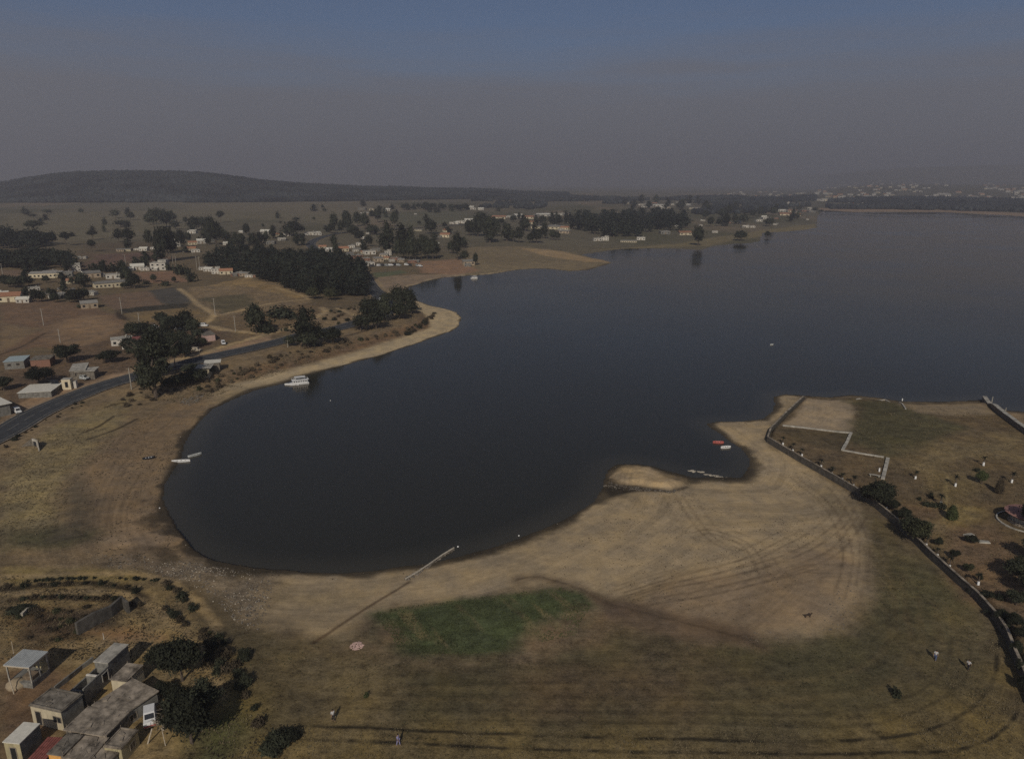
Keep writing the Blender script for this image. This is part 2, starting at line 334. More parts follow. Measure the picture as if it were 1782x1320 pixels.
for pts in [[(1040,1040),(1062,1052),(1130,1068),(1200,1085),(1270,1105),(1330,1125)], [(900,1008),(935,1002),(990,1018),(1045,1042)]]:
    stroke(pts, (74, 61, 47), 1.6, 0.5, wob=0.5); stroke(pts, (58, 47, 36), 0.35, 0.6, wob=0.3, dash=0.3)
stroke([(545,1118),(600,1082),(640,1056),(690,1026),(712,1012)], (72, 57, 42), 0.35, 0.8, wob=0.1)
stroke([(575,1090),(640,1045),(700,1008)], (132, 112, 86), 0.3, 0.4, wob=0.1)
# planting rows of the bottom field, bending round its right end
ROWS = [[(520,1261),(700,1269),(900,1277),(1150,1284),(1400,1290),(1533,1283),(1620,1268),(1690,1232),(1730,1180),(1735,1120)],
        [(500,1284),(700,1292),(900,1302),(1150,1308),(1400,1311),(1530,1309),(1642,1306),(1703,1294),(1745,1270),(1768,1243),(1774,1210)],
        [(620,1232),(900,1236),(1200,1240),(1420,1242),(1560,1218),(1640,1170),(1655,1110)], [(700,1252),(960,1254),(1300,1260),(1480,1262),(1600,1235),(1680,1180),(1690,1120)],
        [(640,1208),(900,1210),(1250,1214),(1480,1198),(1560,1170),(1590,1120),(1575,1060)], [(700,1188),(1000,1186),(1300,1182),(1480,1160),(1545,1110),(1540,1050)],
        [(1597,1030),(1602,1080),(1606,1120)], [(1626,1040),(1632,1080),(1638,1120)], [(1652,1050),(1662,1090),(1668,1130)], [(1570,990),(1578,1060),(1584,1110)], [(1540,960),(1556,1040),(1562,1110)]]
for k, pts in enumerate(ROWS):
    stroke(pts, (40, 35, 25), 0.32 if k < 4 else 0.45, 0.95 if k < 2 else 0.35 if k < 4 else 0.2, wob=0.12, dash=0.6 if k < 2 else 0.3)
    if k > 3: stroke([(x, y + 9) for x, y in pts], (92, 78, 52), 0.6, 0.25, wob=0.2, dash=0.4)
fw = sstep(2, -4, poly_sd(GX, GY, at2(FIELD))) * sstep(2, -1, SD * -1)
CL *= (1 + fw * 0.10 * (fbm(GX * 0.25, GY, 2.0, 66, 3) - 0.5) * 2)[..., None]
# sandbank
paint(ISLAND, (133, 114, 86), 0.8, 0.3, world=True)
paint([(1050,852),(1062,838),(1110,846),(1165,853),(1195,845),(1203,848),(1170,858),(1110,856),(1060,866)], (58,50,40), 0.8, 0.6)
# --- park
paint(PARK, (80, 67, 48), 1.5, 0.7, world=True)
paint([(1370,760),(1480,770),(1540,797),(1535,838),(1490,850),(1400,798)], (80,67,49), 2, 0.8)
paint([(1356,745),(1484,755),(1465,785),(1375,765)], (70,60,43), 1, 0.6)
paint([(1404,693),(1482,698),(1494,715),(1484,752),(1362,740)], (124,108,86), 1.2, 0.2)
paint([(1482,700),(1570,702),(1660,740),(1640,785),(1550,795),(1480,760)], (66,61,42), 4, 0.7)
paint([(1570,703),(1620,704),(1712,704),(1740,722),(1650,722),(1600,718)], (106,92,72), 2, 0.2)
paint([(1600,770),(1700,762),(1790,752),(1790,800),(1700,800),(1620,830),(1560,812)], (98,84,58), 4, 0.7)
paint([(1640,815),(1740,805),(1720,860),(1650,870),(1600,850)], (88,75,50), 4, 0.7)
paint([(1630,880),(1690,885),(1680,905),(1640,930)], (110,94,58), 3, 0.6)
paint([(1560,880),(1640,880),(1640,930),(1600,930)], (84,68,50), 3, 0.8)
paint([(1640,920),(1720,920),(1790,960),(1790,1080),(1720,1060),(1650,1000)], (88,71,52), 3, 0.8)
paint([(1618,905),(1640,905),(1640,955),(1625,960)], (104,88,60), 2, 0.6)
stroke([(1648,830),(1646,870),(1644,905)], (112,98,66), 0.4, 0.6)
paint([(1690,690),(1790,690),(1790,745),(1765,735),(1745,722)], (116,98,76), 1.5, 0.2, amt=0.6)
# --- near left corner: dry grass, scars, scrub
NEARL = [(0,1000),(120,1000),(250,1003),(320,1030),(370,1085),(420,1180),(470,1270),(500,1340),(0,1340)]
paint(NEARL, (107, 90, 60), 3, 0.8)
paint([(0,985),(150,985),(260,998),(240,1012),(0,1012)], (108,93,58), 2, 0.6)
paint([(20,1055),(130,1050),(160,1100),(130,1130),(60,1120)], (66,52,38), 4, 0.9, fleck=0.5)
paint([(90,1065),(200,1052),(230,1090),(150,1110)], (62,52,42), 3, 0.9, fleck=0.5)
paint([(150,1100),(240,1090),(280,1110),(200,1125)], (116,88,58), 2, 0.4)
paint([(0,1150),(100,1170),(130,1230),(60,1320),(0,1330)], (86,68,50), 3, 0.7)
paint([(330,1200),(420,1180),(480,1290),(420,1330),(330,1330)], (88,76,47), 4, 0.8)
paint([(360,1270),(400,1250),(400,1330),(350,1330)], (58,62,36), 2.5, 0.8, amt=0.7)
stroke([(365,1050),(410,1110),(470,1200),(520,1260)], (66, 58, 42), 3.0, 0.5, wob=0.6)
stroke([(-40,1024),(60,1020),(120,1016),(180,1016),(220,1022),(245,1034),(262,1050)], (40, 34, 26), 0.9, 0.9, wob=0.4)  # dark line: the ditch, with the scarp's shadow painted in
stroke([(20,1043),(80,1040),(150,1041),(210,1047),(250,1056)], (42, 32, 25), 0.8, 0.8, wob=0.4)  # dark scrub line, its shadow painted into the soil colour
# stony margin
rub = [(150,955),(300,975),(400,985),(480,1000),(470,1050),(440,1090),(400,1075),(350,1020),(250,990),(150,985)]
paint(rub, (98, 85, 68), 3, 1.0, amt=0.7)
# wet mud at the water line
mw = 2.0 + 9 * sstep(-40, -75, GX) * sstep(165, 120, GY) * sstep(95, 118, GY) + 5.5 * sstep(12, 34, GX) * sstep(50, 38, GX) * sstep(130, 150, GY) * sstep(190, 175, GY) + 1.6 * sstep(330, 200, GY)
mw = mw * (0.8 + 2.4 * warp1 + 1.2 * warp2)
blend(sstep(1.0, 0.25, SD / np.maximum(mw, 0.8)) * sstep(900, 500, GY) * 0.85, (38, 34, 28), 0.2)
blend(sstep(0, -0.5, SD), (36, 33, 27), 0.1)
# dirt paths
for pts, w in [([(240,642),(300,628),(360,612),(420,594),(470,580),(514,567),(545,553),(566,543),(560,535)], 1.7), ([(355,563),(372,548),(345,530),(330,515),(312,502)], 1.5), ([(372,549),(420,540),(470,528),(540,520)], 1.2),
               ([(355,566),(400,575),(450,580)], 2.0), ([(480,500),(520,512),(540,520)], 1.5), ([(0,617),(40,602),(78,580)], 0.9), ([(640,562),(610,545),(586,536)], 1.2), ([(660,560),(680,552),(690,540)], 1.2), ([(600,585),(640,574),(665,566)], 1.0)]:
    w = w * 1.25 if w > 1 else w; stroke(pts, (136, 116, 85) if w > 1 else (58, 48, 38), w, 0.85, wob=0.3)
stroke([(0,790),(40,768),(110,727),(170,703),(240,680)], (104, 88, 66), 0.9, 0.7, wob=0.2)
for pts in [[(145,752),(170,742),(197,724)], [(150,765),(200,748),(240,728)], [(185,708),(215,700)]]:
    stroke(pts, (40, 33, 26), 0.5, 0.9, wob=0.3)
blend(sstep(8, 5.6, ROADD) * 0.8, (98, 84, 66), 0.3)
# broad natural mottling
CL[..., 2] *= 0.98
CL *= (0.86 + 0.28 * n12 + 0.10 * (n60 - 0.5) * 2 + 0.10 * (n3 - 0.5))[..., None]

# faint tracks of the near left corner
for pts, w in [([(-20,1034),(60,1031),(140,1028),(205,1033),(250,1047),(285,1070),(320,1100),(360,1150),(385,1210)], 1.1), ([(0,1003),(80,1000),(180,998),(260,1001),(310,1020),(350,1052),(378,1090)], 0.9), ([(0,1165),(60,1150),(120,1125),(180,1118)], 1.0)]:
    stroke(pts, (122, 103, 72), w, 0.7, wob=0.3)
BAND = np.where(inside(GX, GY, at2(FIELD)), 500 + seg_dist(GX, GY, smooth_line(at2(ROWS[1]), 5), False), SD)
def nodes_of(name):
    m = bpy.data.materials.new(name); m.use_nodes = True
    nt = m.node_tree; b = nt.nodes['Principled BSDF']; return m, nt, b
def ground_material():
    m, nt, b = nodes_of('soil_and_grass'); N, L = nt.nodes.new, nt.links.new
    at_ = N('ShaderNodeVertexColor'); at_.layer_name = 'Col'
    geo = N('ShaderNodeNewGeometry')
    def noise(scale, det, rough=0.6):
        n = N('ShaderNodeTexNoise'); n.inputs['Scale'].default_value = scale; n.inputs['Detail'].default_value = det; n.inputs['Roughness'].default_value = rough
        L(geo.outputs['Position'], n.inputs['Vector']); return n
    def mrange(src, a, b_, c, d):
        n = N('ShaderNodeMapRange'); L(src, n.inputs[0])
        for i, v in enumerate((a, b_, c, d)): n.inputs[i + 1].default_value = v
        return n.outputs[0]
    def math_(op, a, b_, c_=None):
        n = N('ShaderNodeMath'); n.operation = op
        for i, v in enumerate((a, b_) if c_ is None else (a, b_, c_)):
            if isinstance(v, (int, float)): n.inputs[i].default_value = v
            else: L(v, n.inputs[i])
        return n.outputs[0]
    f1, f2, f3 = noise(0.55, 5), noise(2.6, 4, 0.7), noise(0.16, 4)
    a1 = mrange(f1.outputs[0], 0.3, 0.7, -0.5, 0.5); a2 = mrange(f2.outputs[0], 0.3, 0.7, -0.5, 0.5); a3 = mrange(f3.outputs[0], 0.3, 0.7, -0.2, 0.2); f4 = noise(1.3, 3, 0.75); a4 = mrange(f4.outputs[0], 0.56, 0.66, 0.0, -0.42); f5 = noise(6.5, 2, 0.6); a5 = mrange(f5.outputs[0], 0.3, 0.7, -0.35, 0.35)
    t = math_('ADD', math_('MULTIPLY', at_.outputs['Alpha'], 0.66), 0.16)
    ba = N('ShaderNodeAttribute'); ba.attribute_name = 'Band'; sp = N('ShaderNodeSeparateXYZ'); L(geo.outputs['Position'], sp.inputs[0]); cb = N('ShaderNodeCombineXYZ')
    L(math_('MULTIPLY', ba.outputs['Fac'], 1.5), cb.inputs[0]); L(math_('MULTIPLY', sp.outputs[0], 0.07), cb.inputs[1]); L(math_('MULTIPLY', sp.outputs[1], 0.07), cb.inputs[2])
    nb = N('ShaderNodeTexNoise'); nb.inputs['Scale'].default_value = 1.0; nb.inputs['Detail'].default_value = 5; nb.inputs['Roughness'].default_value = 0.68; L(cb.outputs[0], nb.inputs['Vector'])
    a6 = mrange(nb.outputs[0], 0.32, 0.68, -1.0, 0.85); a6 = math_('MULTIPLY', a6, math_('MULTIPLY_ADD', at_.outputs['Alpha'], 0.07, 0.09)); a3 = math_('ADD', a3, a6)
    v = math_('ADD', math_('MULTIPLY', math_('ADD', math_('ADD', a1, a2), math_('ADD', a4, a5)), t), a3)
    v = math_('MAXIMUM', math_('ADD', v, 1.0), 0.25)
    mix = N('ShaderNodeVectorMath'); mix.operation = 'SCALE'; L(at_.outputs['Color'], mix.inputs[0]); L(v, mix.inputs['Scale'])
    hs = N('ShaderNodeHueSaturation'); L(mix.outputs[0], hs.inputs['Color']); L(mrange(f3.outputs[0], 0.3, 0.7, 0.86, 1.06), hs.inputs['Saturation'])
    L(hs.outputs[0], b.inputs['Base Color']); b.inputs['Roughness'].default_value = 1.0; b.inputs['Specular IOR Level'].default_value = 0.1
    bp = N('ShaderNodeBump'); bp.inputs['Strength'].default_value = 0.5; bp.inputs['Distance'].default_value = 0.5
    L(math_('MULTIPLY', math_('ADD', f1.outputs[0], math_('MULTIPLY', f2.outputs[0], 0.4)), t), bp.inputs['Height']); L(bp.outputs[0], b.inputs['Normal'])
    return m
def mesh_from(name, verts, faces, mat=None, smooth=False, parent=None):
    me = bpy.data.meshes.new(name); me.from_pydata([tuple(v) for v in verts], [], [tuple(f) for f in faces])
    return link(name, me, mat, parent, smooth)
def link(name, me, mat=None, parent=None, smooth=False):
    o = bpy.data.objects.new(name, me); COL.objects.link(o)
    for k in (mat if isinstance(mat, (list, tuple)) else [mat]):
        if k: me.materials.append(k)
    if smooth: me.polygons.foreach_set('use_smooth', [True] * len(me.polygons))
    if parent: o.parent = parent
    return o
def grid_mesh(name, X, Y, Z, keep, mat):
    idx = -np.ones(X.shape, np.int64); use = np.zeros(X.shape, bool)
    use[:-1, :-1] |= keep; use[1:, :-1] |= keep; use[:-1, 1:] |= keep; use[1:, 1:] |= keep
    idx[use] = np.arange(use.sum())
    q = np.stack([idx[:-1, :-1][keep], idx[:-1, 1:][keep], idx[1:, 1:][keep], idx[1:, :-1][keep]], 1).astype(np.int32)
    me = bpy.data.meshes.new(name); nv, nf = int(use.sum()), len(q)
    me.vertices.add(nv); me.vertices.foreach_set('co', np.stack([X[use], Y[use], Z[use]], 1).astype(np.float32).ravel())
    me.loops.add(nf * 4); me.loops.foreach_set('vertex_index', q.ravel())
    me.polygons.add(nf); me.polygons.foreach_set('loop_start', np.arange(0, nf * 4, 4, dtype=np.int32)); me.polygons.foreach_set('use_smooth', np.ones(nf, bool))
    me.update(calc_edges=True); me.validate()
    return link(name, me, mat), use
allq = np.ones((NR - 1, NC - 1), bool)
ground, _use = grid_mesh('ground', GX, GY, GH, allq, ground_material()); ground['kind'] = 'structure'
ca = ground.data.color_attributes.new('Col', 'FLOAT_COLOR', 'POINT')
ca.data.foreach_set('color', np.concatenate([np.clip(CL, 0.005, 0.8), TX[..., None]], -1)[_use].astype(np.float32).ravel())
sa = ground.data.attributes.new('Band', 'FLOAT', 'POINT'); sa.data.foreach_set('value', np.clip(BAND, -50, 3000)[_use].astype(np.float32).ravel())
# ---------------------------------------------------------------- water
def water_material():
    m, nt, b = nodes_of('lake_water'); N, L = nt.nodes.new, nt.links.new
    b.inputs['Base Color'].default_value = (0.027, 0.0265, 0.021, 1); b.inputs['Roughness'].default_value = 0.10; b.inputs['IOR'].default_value = 1.33
    geo = N('ShaderNodeNewGeometry'); n = N('ShaderNodeTexNoise'); n.inputs['Scale'].default_value = 0.5; n.inputs['Detail'].default_value = 4
    mp = N('ShaderNodeMapping'); mp.inputs['Scale'].default_value = (0.6, 1.3, 1); L(geo.outputs['Position'], mp.inputs[0]); L(mp.outputs[0], n.inputs['Vector'])
    n2 = N('ShaderNodeTexNoise'); n2.inputs['Scale'].default_value = 0.012; n2.inputs['Detail'].default_value = 4; L(geo.outputs['Position'], n2.inputs['Vector'])
    mr = N('ShaderNodeMapRange'); L(n2.outputs[0], mr.inputs[0]); mr.inputs[1].default_value = 0.35; mr.inputs[2].default_value = 0.65; mr.inputs[3].default_value = 0.04; mr.inputs[4].default_value = 0.20
    L(mr.outputs[0], b.inputs['Roughness'])
    b.inputs['Specular IOR Level'].default_value = 0.0; b.inputs['Roughness'].default_value = 1.0
    gl = N('ShaderNodeBsdfGlossy'); gl.inputs['Color'].default_value = (0.90, 0.83, 0.75, 1); L(mr.outputs[0], gl.inputs['Roughness'])
    fr = N('ShaderNodeFresnel'); fr.inputs['IOR'].default_value = 1.33; ms = N('ShaderNodeMixShader'); L(fr.outputs[0], ms.inputs[0]); L(b.outputs[0], ms.inputs[1]); L(gl.outputs[0], ms.inputs[2]); L(ms.outputs[0], nt.nodes['Material Output'].inputs['Surface'])
    sa = N('ShaderNodeAttribute'); sa.attribute_name = 'Shore'; sm = N('ShaderNodeMapRange'); L(sa.outputs['Fac'], sm.inputs[0]); sm.interpolation_type = 'SMOOTHSTEP'
    for i, v in enumerate((-9.0, -0.3, 0.0, 1.0)): sm.inputs[i + 1].default_value = v
    ml = N('ShaderNodeMath'); ml.operation = 'MULTIPLY'; L(sm.outputs[0], ml.inputs[0]); L(n2.outputs[0], ml.inputs[1])      # silt in the shallows
    cm = N('ShaderNodeMixRGB'); L(ml.outputs[0], cm.inputs[0]); cm.inputs[1].default_value = b.inputs['Base Color'].default_value; cm.inputs[2].default_value = (0.062, 0.056, 0.042, 1); L(cm.outputs[0], b.inputs['Base Color'])
    bp = N('ShaderNodeBump'); bp.inputs['Strength'].default_value = 0.15; bp.inputs['Distance'].default_value = 0.12; L(n.outputs[0], bp.inputs['Height']); L(bp.outputs[0], gl.inputs['Normal'])
    return m
wk = (np.minimum(np.minimum(SD[:-1, :-1], SD[1:, :-1]), np.minimum(SD[:-1, 1:], SD[1:, 1:])) < 0.0)
water, _wu = grid_mesh('water', GX, GY, GX * 0, wk, water_material()); water['kind'] = 'structure'
sa = water.data.attributes.new('Shore', 'FLOAT', 'POINT'); sa.data.foreach_set('value', np.clip(SD, -500, 50)[_wu].astype(np.float32).ravel())
# ---------------------------------------------------------------- kit: tags, copies, materials, small mesh builder
def tag(o, label=None, cat=None, group=None, kind=None):
    if label: o['label'] = label
    if cat: o['category'] = cat
    if group: o['group'] = group
    if kind: o['kind'] = kind
    return o
def empty(name, loc=(0, 0, 0), rz=0):
    o = bpy.data.objects.new(name, None); COL.objects.link(o); o.location = loc; o.rotation_euler = (0, 0, rz); o.empty_display_size = 0.5
    return o
def copy_tree(o, parent=None):
    c = o.copy(); COL.objects.link(c)
    if parent is not None: c.parent = parent
    for ch in KIDS.get(o.name, []): copy_tree(ch, c)
    return c
KIDS = {}
def put(o, parent):
    o.parent = parent; KIDS.setdefault(parent.name, []).append(o); return o
def mpp(p):
    """metres that one surveyed pixel spans at a place"""
    return (p[1] * _cp - (p[2] - CAM_H) * _sp) / FPX
def face_cam(p): return math.atan2(p[1], p[0]) - math.pi / 2      # turn so that local -Y looks at the viewpoint

def mat_plain(name, c, rough=0.9, var=0.12, scale=1.5, metal=0.0, spec=0.2, rnd=0.0, streak=False):
    m, nt, b = nodes_of(name); N, L = nt.nodes.new, nt.links.new
    tc = N('ShaderNodeTexCoord'); n = N('ShaderNodeTexNoise'); n.inputs['Scale'].default_value = scale; n.inputs['Detail'].default_value = 5; n.inputs['Roughness'].default_value = 0.65
    if streak:
        mp = N('ShaderNodeMapping'); mp.inputs['Scale'].default_value = (1, 1, 0.25); L(tc.outputs['Object'], mp.inputs[0]); L(mp.outputs[0], n.inputs['Vector'])
    else: L(tc.outputs['Object'], n.inputs['Vector'])
    mr = N('ShaderNodeMapRange'); L(n.outputs[0], mr.inputs[0]); mr.inputs[1].default_value = 0.3; mr.inputs[2].default_value = 0.7
    mr.inputs[3].default_value = 1 - var * 1.6; mr.inputs[4].default_value = 1 + var
    val = mr.outputs[0]
    if rnd:
        oi = N('ShaderNodeObjectInfo'); r2 = N('ShaderNodeMapRange'); L(oi.outputs['Random'], r2.inputs[0]); r2.inputs[3].default_value = 1 - rnd; r2.inputs[4].default_value = 1 + rnd
        mu = N('ShaderNodeMath'); mu.operation = 'MULTIPLY'; L(val, mu.inputs[0]); L(r2.outputs[0], mu.inputs[1]); val = mu.outputs[0]
    sc = N('ShaderNodeVectorMath'); sc.operation = 'SCALE'; sc.inputs[0].default_value = c[:3]; L(val, sc.inputs['Scale'])
    L(sc.outputs[0], b.inputs['Base Color']); b.inputs['Roughness'].default_value = rough; b.inputs['Metallic'].default_value = metal; b.inputs['Specular IOR Level'].default_value = spec
    bp = N('ShaderNodeBump'); bp.inputs['Strength'].default_value = 0.25; bp.inputs['Distance'].default_value = 0.03; L(n.outputs[0], bp.inputs['Height']); L(bp.outputs[0], b.inputs['Normal'])
    return m
M = {}
for k, c, kw in [('leaf_dark', (0.034, 0.037, 0.022), dict(var=0.55, scale=0.6, rnd=0.45)), ('leaf_olive', (0.058, 0.060, 0.030), dict(var=0.5, scale=0.9, rnd=0.25)), ('leaf_cedar', (0.024, 0.028, 0.019), dict(var=0.45, scale=0.8, rnd=0.3)),
                 ('leaf_fresh', (0.075, 0.088, 0.036), dict(var=0.4, scale=1.2, rnd=0.2)), ('leaf_brown', (0.070, 0.054, 0.034), dict(var=0.4, scale=1.2, rnd=0.25)), ('straw', (0.175, 0.14, 0.082), dict(var=0.3, scale=0.4)), ('leaf_crop', (0.075, 0.088, 0.036), dict(var=0.35, scale=0.5)), ('leaf_dry', (0.115, 0.088, 0.055), dict(var=0.4, scale=1.5, rnd=0.3)), ('leaf_wood', (0.032, 0.036, 0.036), dict(var=0.6, scale=0.007)),
                 ('bark', (0.11, 0.085, 0.065), dict(var=0.35, scale=3)), ('bark_pale', (0.36, 0.31, 0.24), dict(var=0.25, scale=3)), ('limewash', (0.80, 0.79, 0.75), dict(var=0.06)),
                 ('concrete', (0.30, 0.25, 0.19), dict(var=0.5, scale=0.7)), ('concrete_pale', (0.40, 0.37, 0.31), dict(var=0.34, scale=0.7)), ('concrete_dark', (0.19, 0.165, 0.13), dict(var=0.45, scale=0.9)), ('block_grey', (0.20, 0.19, 0.165), dict(var=0.3, scale=1.3)),
                 ('plaster_white', (0.52, 0.48, 0.41), dict(var=0.14, rnd=0.15, streak=True)), ('plaster_cream', (0.56, 0.48, 0.33), dict(var=0.16, rnd=0.15, streak=True)), ('plaster_yellow', (0.40, 0.34, 0.20), dict(var=0.25, scale=1.2, streak=True)), ('plaster_tan', (0.42, 0.33, 0.23), dict(var=0.2, rnd=0.2)),
                 ('plaster_orange', (0.70, 0.36, 0.10), dict(var=0.12)), ('plaster_green', (0.36, 0.45, 0.28), dict(var=0.12)), ('plaster_pink', (0.48, 0.33, 0.28), dict(var=0.15)), ('brick', (0.26, 0.14, 0.095), dict(var=0.3, scale=4)),
                 ('sheet_grey', (0.40, 0.41, 0.39), dict(var=0.16, rough=0.55, spec=0.4)), ('sheet_pale', (0.66, 0.62, 0.52), dict(var=0.12, rough=0.6)), ('sheet_blue', (0.36, 0.42, 0.42), dict(var=0.14, rough=0.6)), ('sheet_red', (0.27, 0.095, 0.075), dict(var=0.3, rough=0.6, scale=2)),
                 ('tile', (0.34, 0.17, 0.10), dict(var=0.25, scale=3, rnd=0.2)), ('roof_grey', (0.27, 0.25, 0.215), dict(var=0.25, rnd=0.2)), ('glass_dark', (0.022, 0.024, 0.026), dict(rough=0.15, var=0.1, spec=0.5)), ('wood', (0.20, 0.15, 0.10), dict(var=0.3, scale=3)), ('wood_pale', (0.48, 0.41, 0.31), dict(var=0.2, scale=3)),
                 ('paint_white', (0.66, 0.65, 0.62), dict(var=0.05, rough=0.5)), ('paint_red', (0.45, 0.12, 0.10), dict(var=0.12, rough=0.5)), ('paint_green', (0.22, 0.30, 0.24), dict(var=0.1, rough=0.5)), ('paint_dark', (0.03, 0.032, 0.035), dict(var=0.1, rough=0.4)), ('rubber', (0.02, 0.02, 0.02), dict(var=0.1)),
                 ('asphalt', (0.052, 0.054, 0.056), dict(var=0.2, scale=0.35, rough=0.85)), ('line_paint', (0.26, 0.24, 0.20), dict(var=0.25, scale=0.8)), ('stone', (0.17, 0.145, 0.115), dict(var=0.35, scale=1.6, rnd=0.25)), ('stone_pale', (0.42, 0.37, 0.29), dict(var=0.25, scale=1.6)), ('sand_heap', (0.33, 0.26, 0.17), dict(var=0.15)),
                 ('skin', (0.30, 0.19, 0.13), dict(var=0.05)), ('cloth_white', (0.46, 0.45, 0.43), dict(var=0.05)), ('cloth_violet', (0.26, 0.24, 0.38), dict(var=0.08)), ('cloth_dark', (0.035, 0.033, 0.035), dict(var=0.1)), ('cloth_blue', (0.08, 0.11, 0.2), dict(var=0.1)), ('fur_brown', (0.05, 0.035, 0.025), dict(var=0.2)), ('hair', (0.02, 0.016, 0.013), dict(var=0.1)),
                 ('wall_dark', (0.105, 0.095, 0.08), dict(var=0.3, scale=1.2)), ('roof_pink', (0.34, 0.18, 0.145), dict(var=0.15)), ('grey_wood', (0.30, 0.29, 0.27), dict(var=0.2, scale=3))]:
    M[k] = mat_plain(k, c, **kw)

class MB:
    def __init__(s): s.v, s.f, s.m = [], [], []
    def add(s, v, f, m=0):
        n = len(s.v); s.v += [tuple(p) for p in v]; s.f += [tuple(i + n for i in q) for q in f]; s.m += [m] * len(f)
    def box(s, x0, y0, z0, x1, y1, z1, m=0, top=True, rz=0, c=(0, 0)):
        v = [(x0, y0, z0), (x1, y0, z0), (x1, y1, z0), (x0, y1, z0), (x0, y0, z1), (x1, y0, z1), (x1, y1, z1), (x0, y1, z1)]
        if rz: v = [(c[0] + (x - c[0]) * math.cos(rz) - (y - c[1]) * math.sin(rz), c[1] + (x - c[0]) * math.sin(rz) + (y - c[1]) * math.cos(rz), z) for x, y, z in v]
        s.add(v, [(0, 3, 2, 1), (0, 1, 5, 4), (1, 2, 6, 5), (2, 3, 7, 6), (3, 0, 4, 7)] + ([(4, 5, 6, 7)] if top else []), m)
    def tube(s, a, b, r0, r1, n=8, m=0, cap=True):
        a, b = Vector(a), Vector(b); d = (b - a).normalized(); u = d.orthogonal().normalized(); w = d.cross(u)
        v = [a + (u * math.cos(t) + w * math.sin(t)) * r0 for t in np.arange(n) * 2 * math.pi / n] + [b + (u * math.cos(t) + w * math.sin(t)) * r1 for t in np.arange(n) * 2 * math.pi / n]
        f = [(i, (i + 1) % n, n + (i + 1) % n, n + i) for i in range(n)]
        if cap: f += [tuple(range(n))[::-1], tuple(range(n, 2 * n))]
        s.add(v, f, m)
    def lathe(s, prof, n=12, m=0, c=(0, 0)):
        v = [(c[0] + r * math.cos(2 * math.pi * i / n), c[1] + r * math.sin(2 * math.pi * i / n), z) for r, z in prof for i in range(n)]
        f = [(k * n + i, k * n + (i + 1) % n, (k + 1) * n + (i + 1) % n, (k + 1) * n + i) for k in range(len(prof) - 1) for i in range(n)]
        s.add(v, f, m)
    def blob(s, c, r, seed, sub=1, lump=0.25, m=0):
        bm = bmesh.new(); bmesh.ops.create_icosphere(bm, subdivisions=sub, radius=1); g = np.random.default_rng(seed)
        v = [(c[0] + p.co.x * r[0] * k, c[1] + p.co.y * r[1] * k, c[2] + p.co.z * r[2] * k) for p in bm.verts for k in [1 + g.uniform(-lump, lump)]]
        bm.verts.index_update(); f = [tuple(q.index for q in fc.verts) for fc in bm.faces]; bm.free(); s.add(v, f, m)
    def mesh(s, name, mats):
        me = bpy.data.meshes.new(name); me.from_pydata(s.v, [], s.f)
        for k in (mats if isinstance(mats, (list, tuple)) else [mats]): me.materials.append(M[k] if isinstance(k, str) else k)
        if any(s.m): me.polygons.foreach_set('material_index', s.m)
        return me
    def build(s, name, mats, parent=None, loc=None, rz=0, smooth=False):
        me = s.mesh(name, mats)
        o = bpy.data.objects.new(name, me); COL.objects.link(o)
        if smooth: me.polygons.foreach_set('use_smooth', [True] * len(me.polygons))
        if loc is not None: o.location = loc; o.rotation_euler = (0, 0, rz)
        if parent is not None: put(o, parent)
        return o
# ---------------------------------------------------------------- trees: lumpy crowns of many leaf clumps on limbed trunks
def crown_faces(mb, blobs, clumps, per, leaf, seed, m=0, core=0.70, spread=None):
    g = np.random.default_rng(seed)
    vol = np.array([b[3] * b[4] * b[5] for b in blobs]) ** 0.67; vol /= vol.sum()
    for b in blobs:
        if core: mb.blob(b[:3], (b[3] * core, b[4] * core, b[5] * core), int(g.integers(1e6)), 2, 0.18, m)
    V, F = [], []
    for _ in range(clumps):
        b = blobs[g.choice(len(blobs), p=vol)]
        d = g.normal(size=3); d[2] = d[2] * 0.9 + 0.15; d /= np.linalg.norm(d)
        rr = g.uniform(0.72, 1.04); c = np.array(b[:3]) + d * np.array(b[3:6]) * rr
        sp = spread or leaf * 1.5
        for _k in range(per):
            p = c + g.normal(size=3) * sp * np.array([1, 1, 0.7]); nrm = d + g.normal(size=3) * 0.75; nrm[2] += 0.3; nrm /= np.linalg.norm(nrm)
            t = np.cross(nrm, g.normal(size=3)); t /= np.linalg.norm(t) + 1e-9; w = np.cross(nrm, t); s = leaf * g.uniform(0.5, 1.25)
            n = len(V); V += [p + t * s, p + w * s * 0.55, p - t * s, p - w * s * 0.55]; F.append((n, n + 1, n + 2, n + 3))
    mb.add(V, F, m)
def trunk_faces(mb, h, r, limbs, seed, m=0, lean=0.05):
    g = np.random.default_rng(seed); x = y = 0.0; p = Vector((0, 0, -0.4)); n = 4
    for k in range(n):
        q = Vector((g.uniform(-1, 1) * lean * h * (k + 1) / n, g.uniform(-1, 1) * lean * h * (k + 1) / n, h * (k + 1) / n))
        mb.tube(p, q, r * (1.25 if k == 0 else 1 - 0.18 * k), r * (1 - 0.18 * (k + 1)), 7, m, cap=False); p = q
    for _ in range(limbs):
        a = g.uniform(0, 2 * math.pi); z = h * g.uniform(0.45, 0.95); L = h * g.uniform(0.25, 0.5)
        mb.tube((0, 0, z), (math.cos(a) * L, math.sin(a) * L, z + L * g.uniform(0.5, 1.0)), r * 0.45, r * 0.12, 5, m, cap=False)
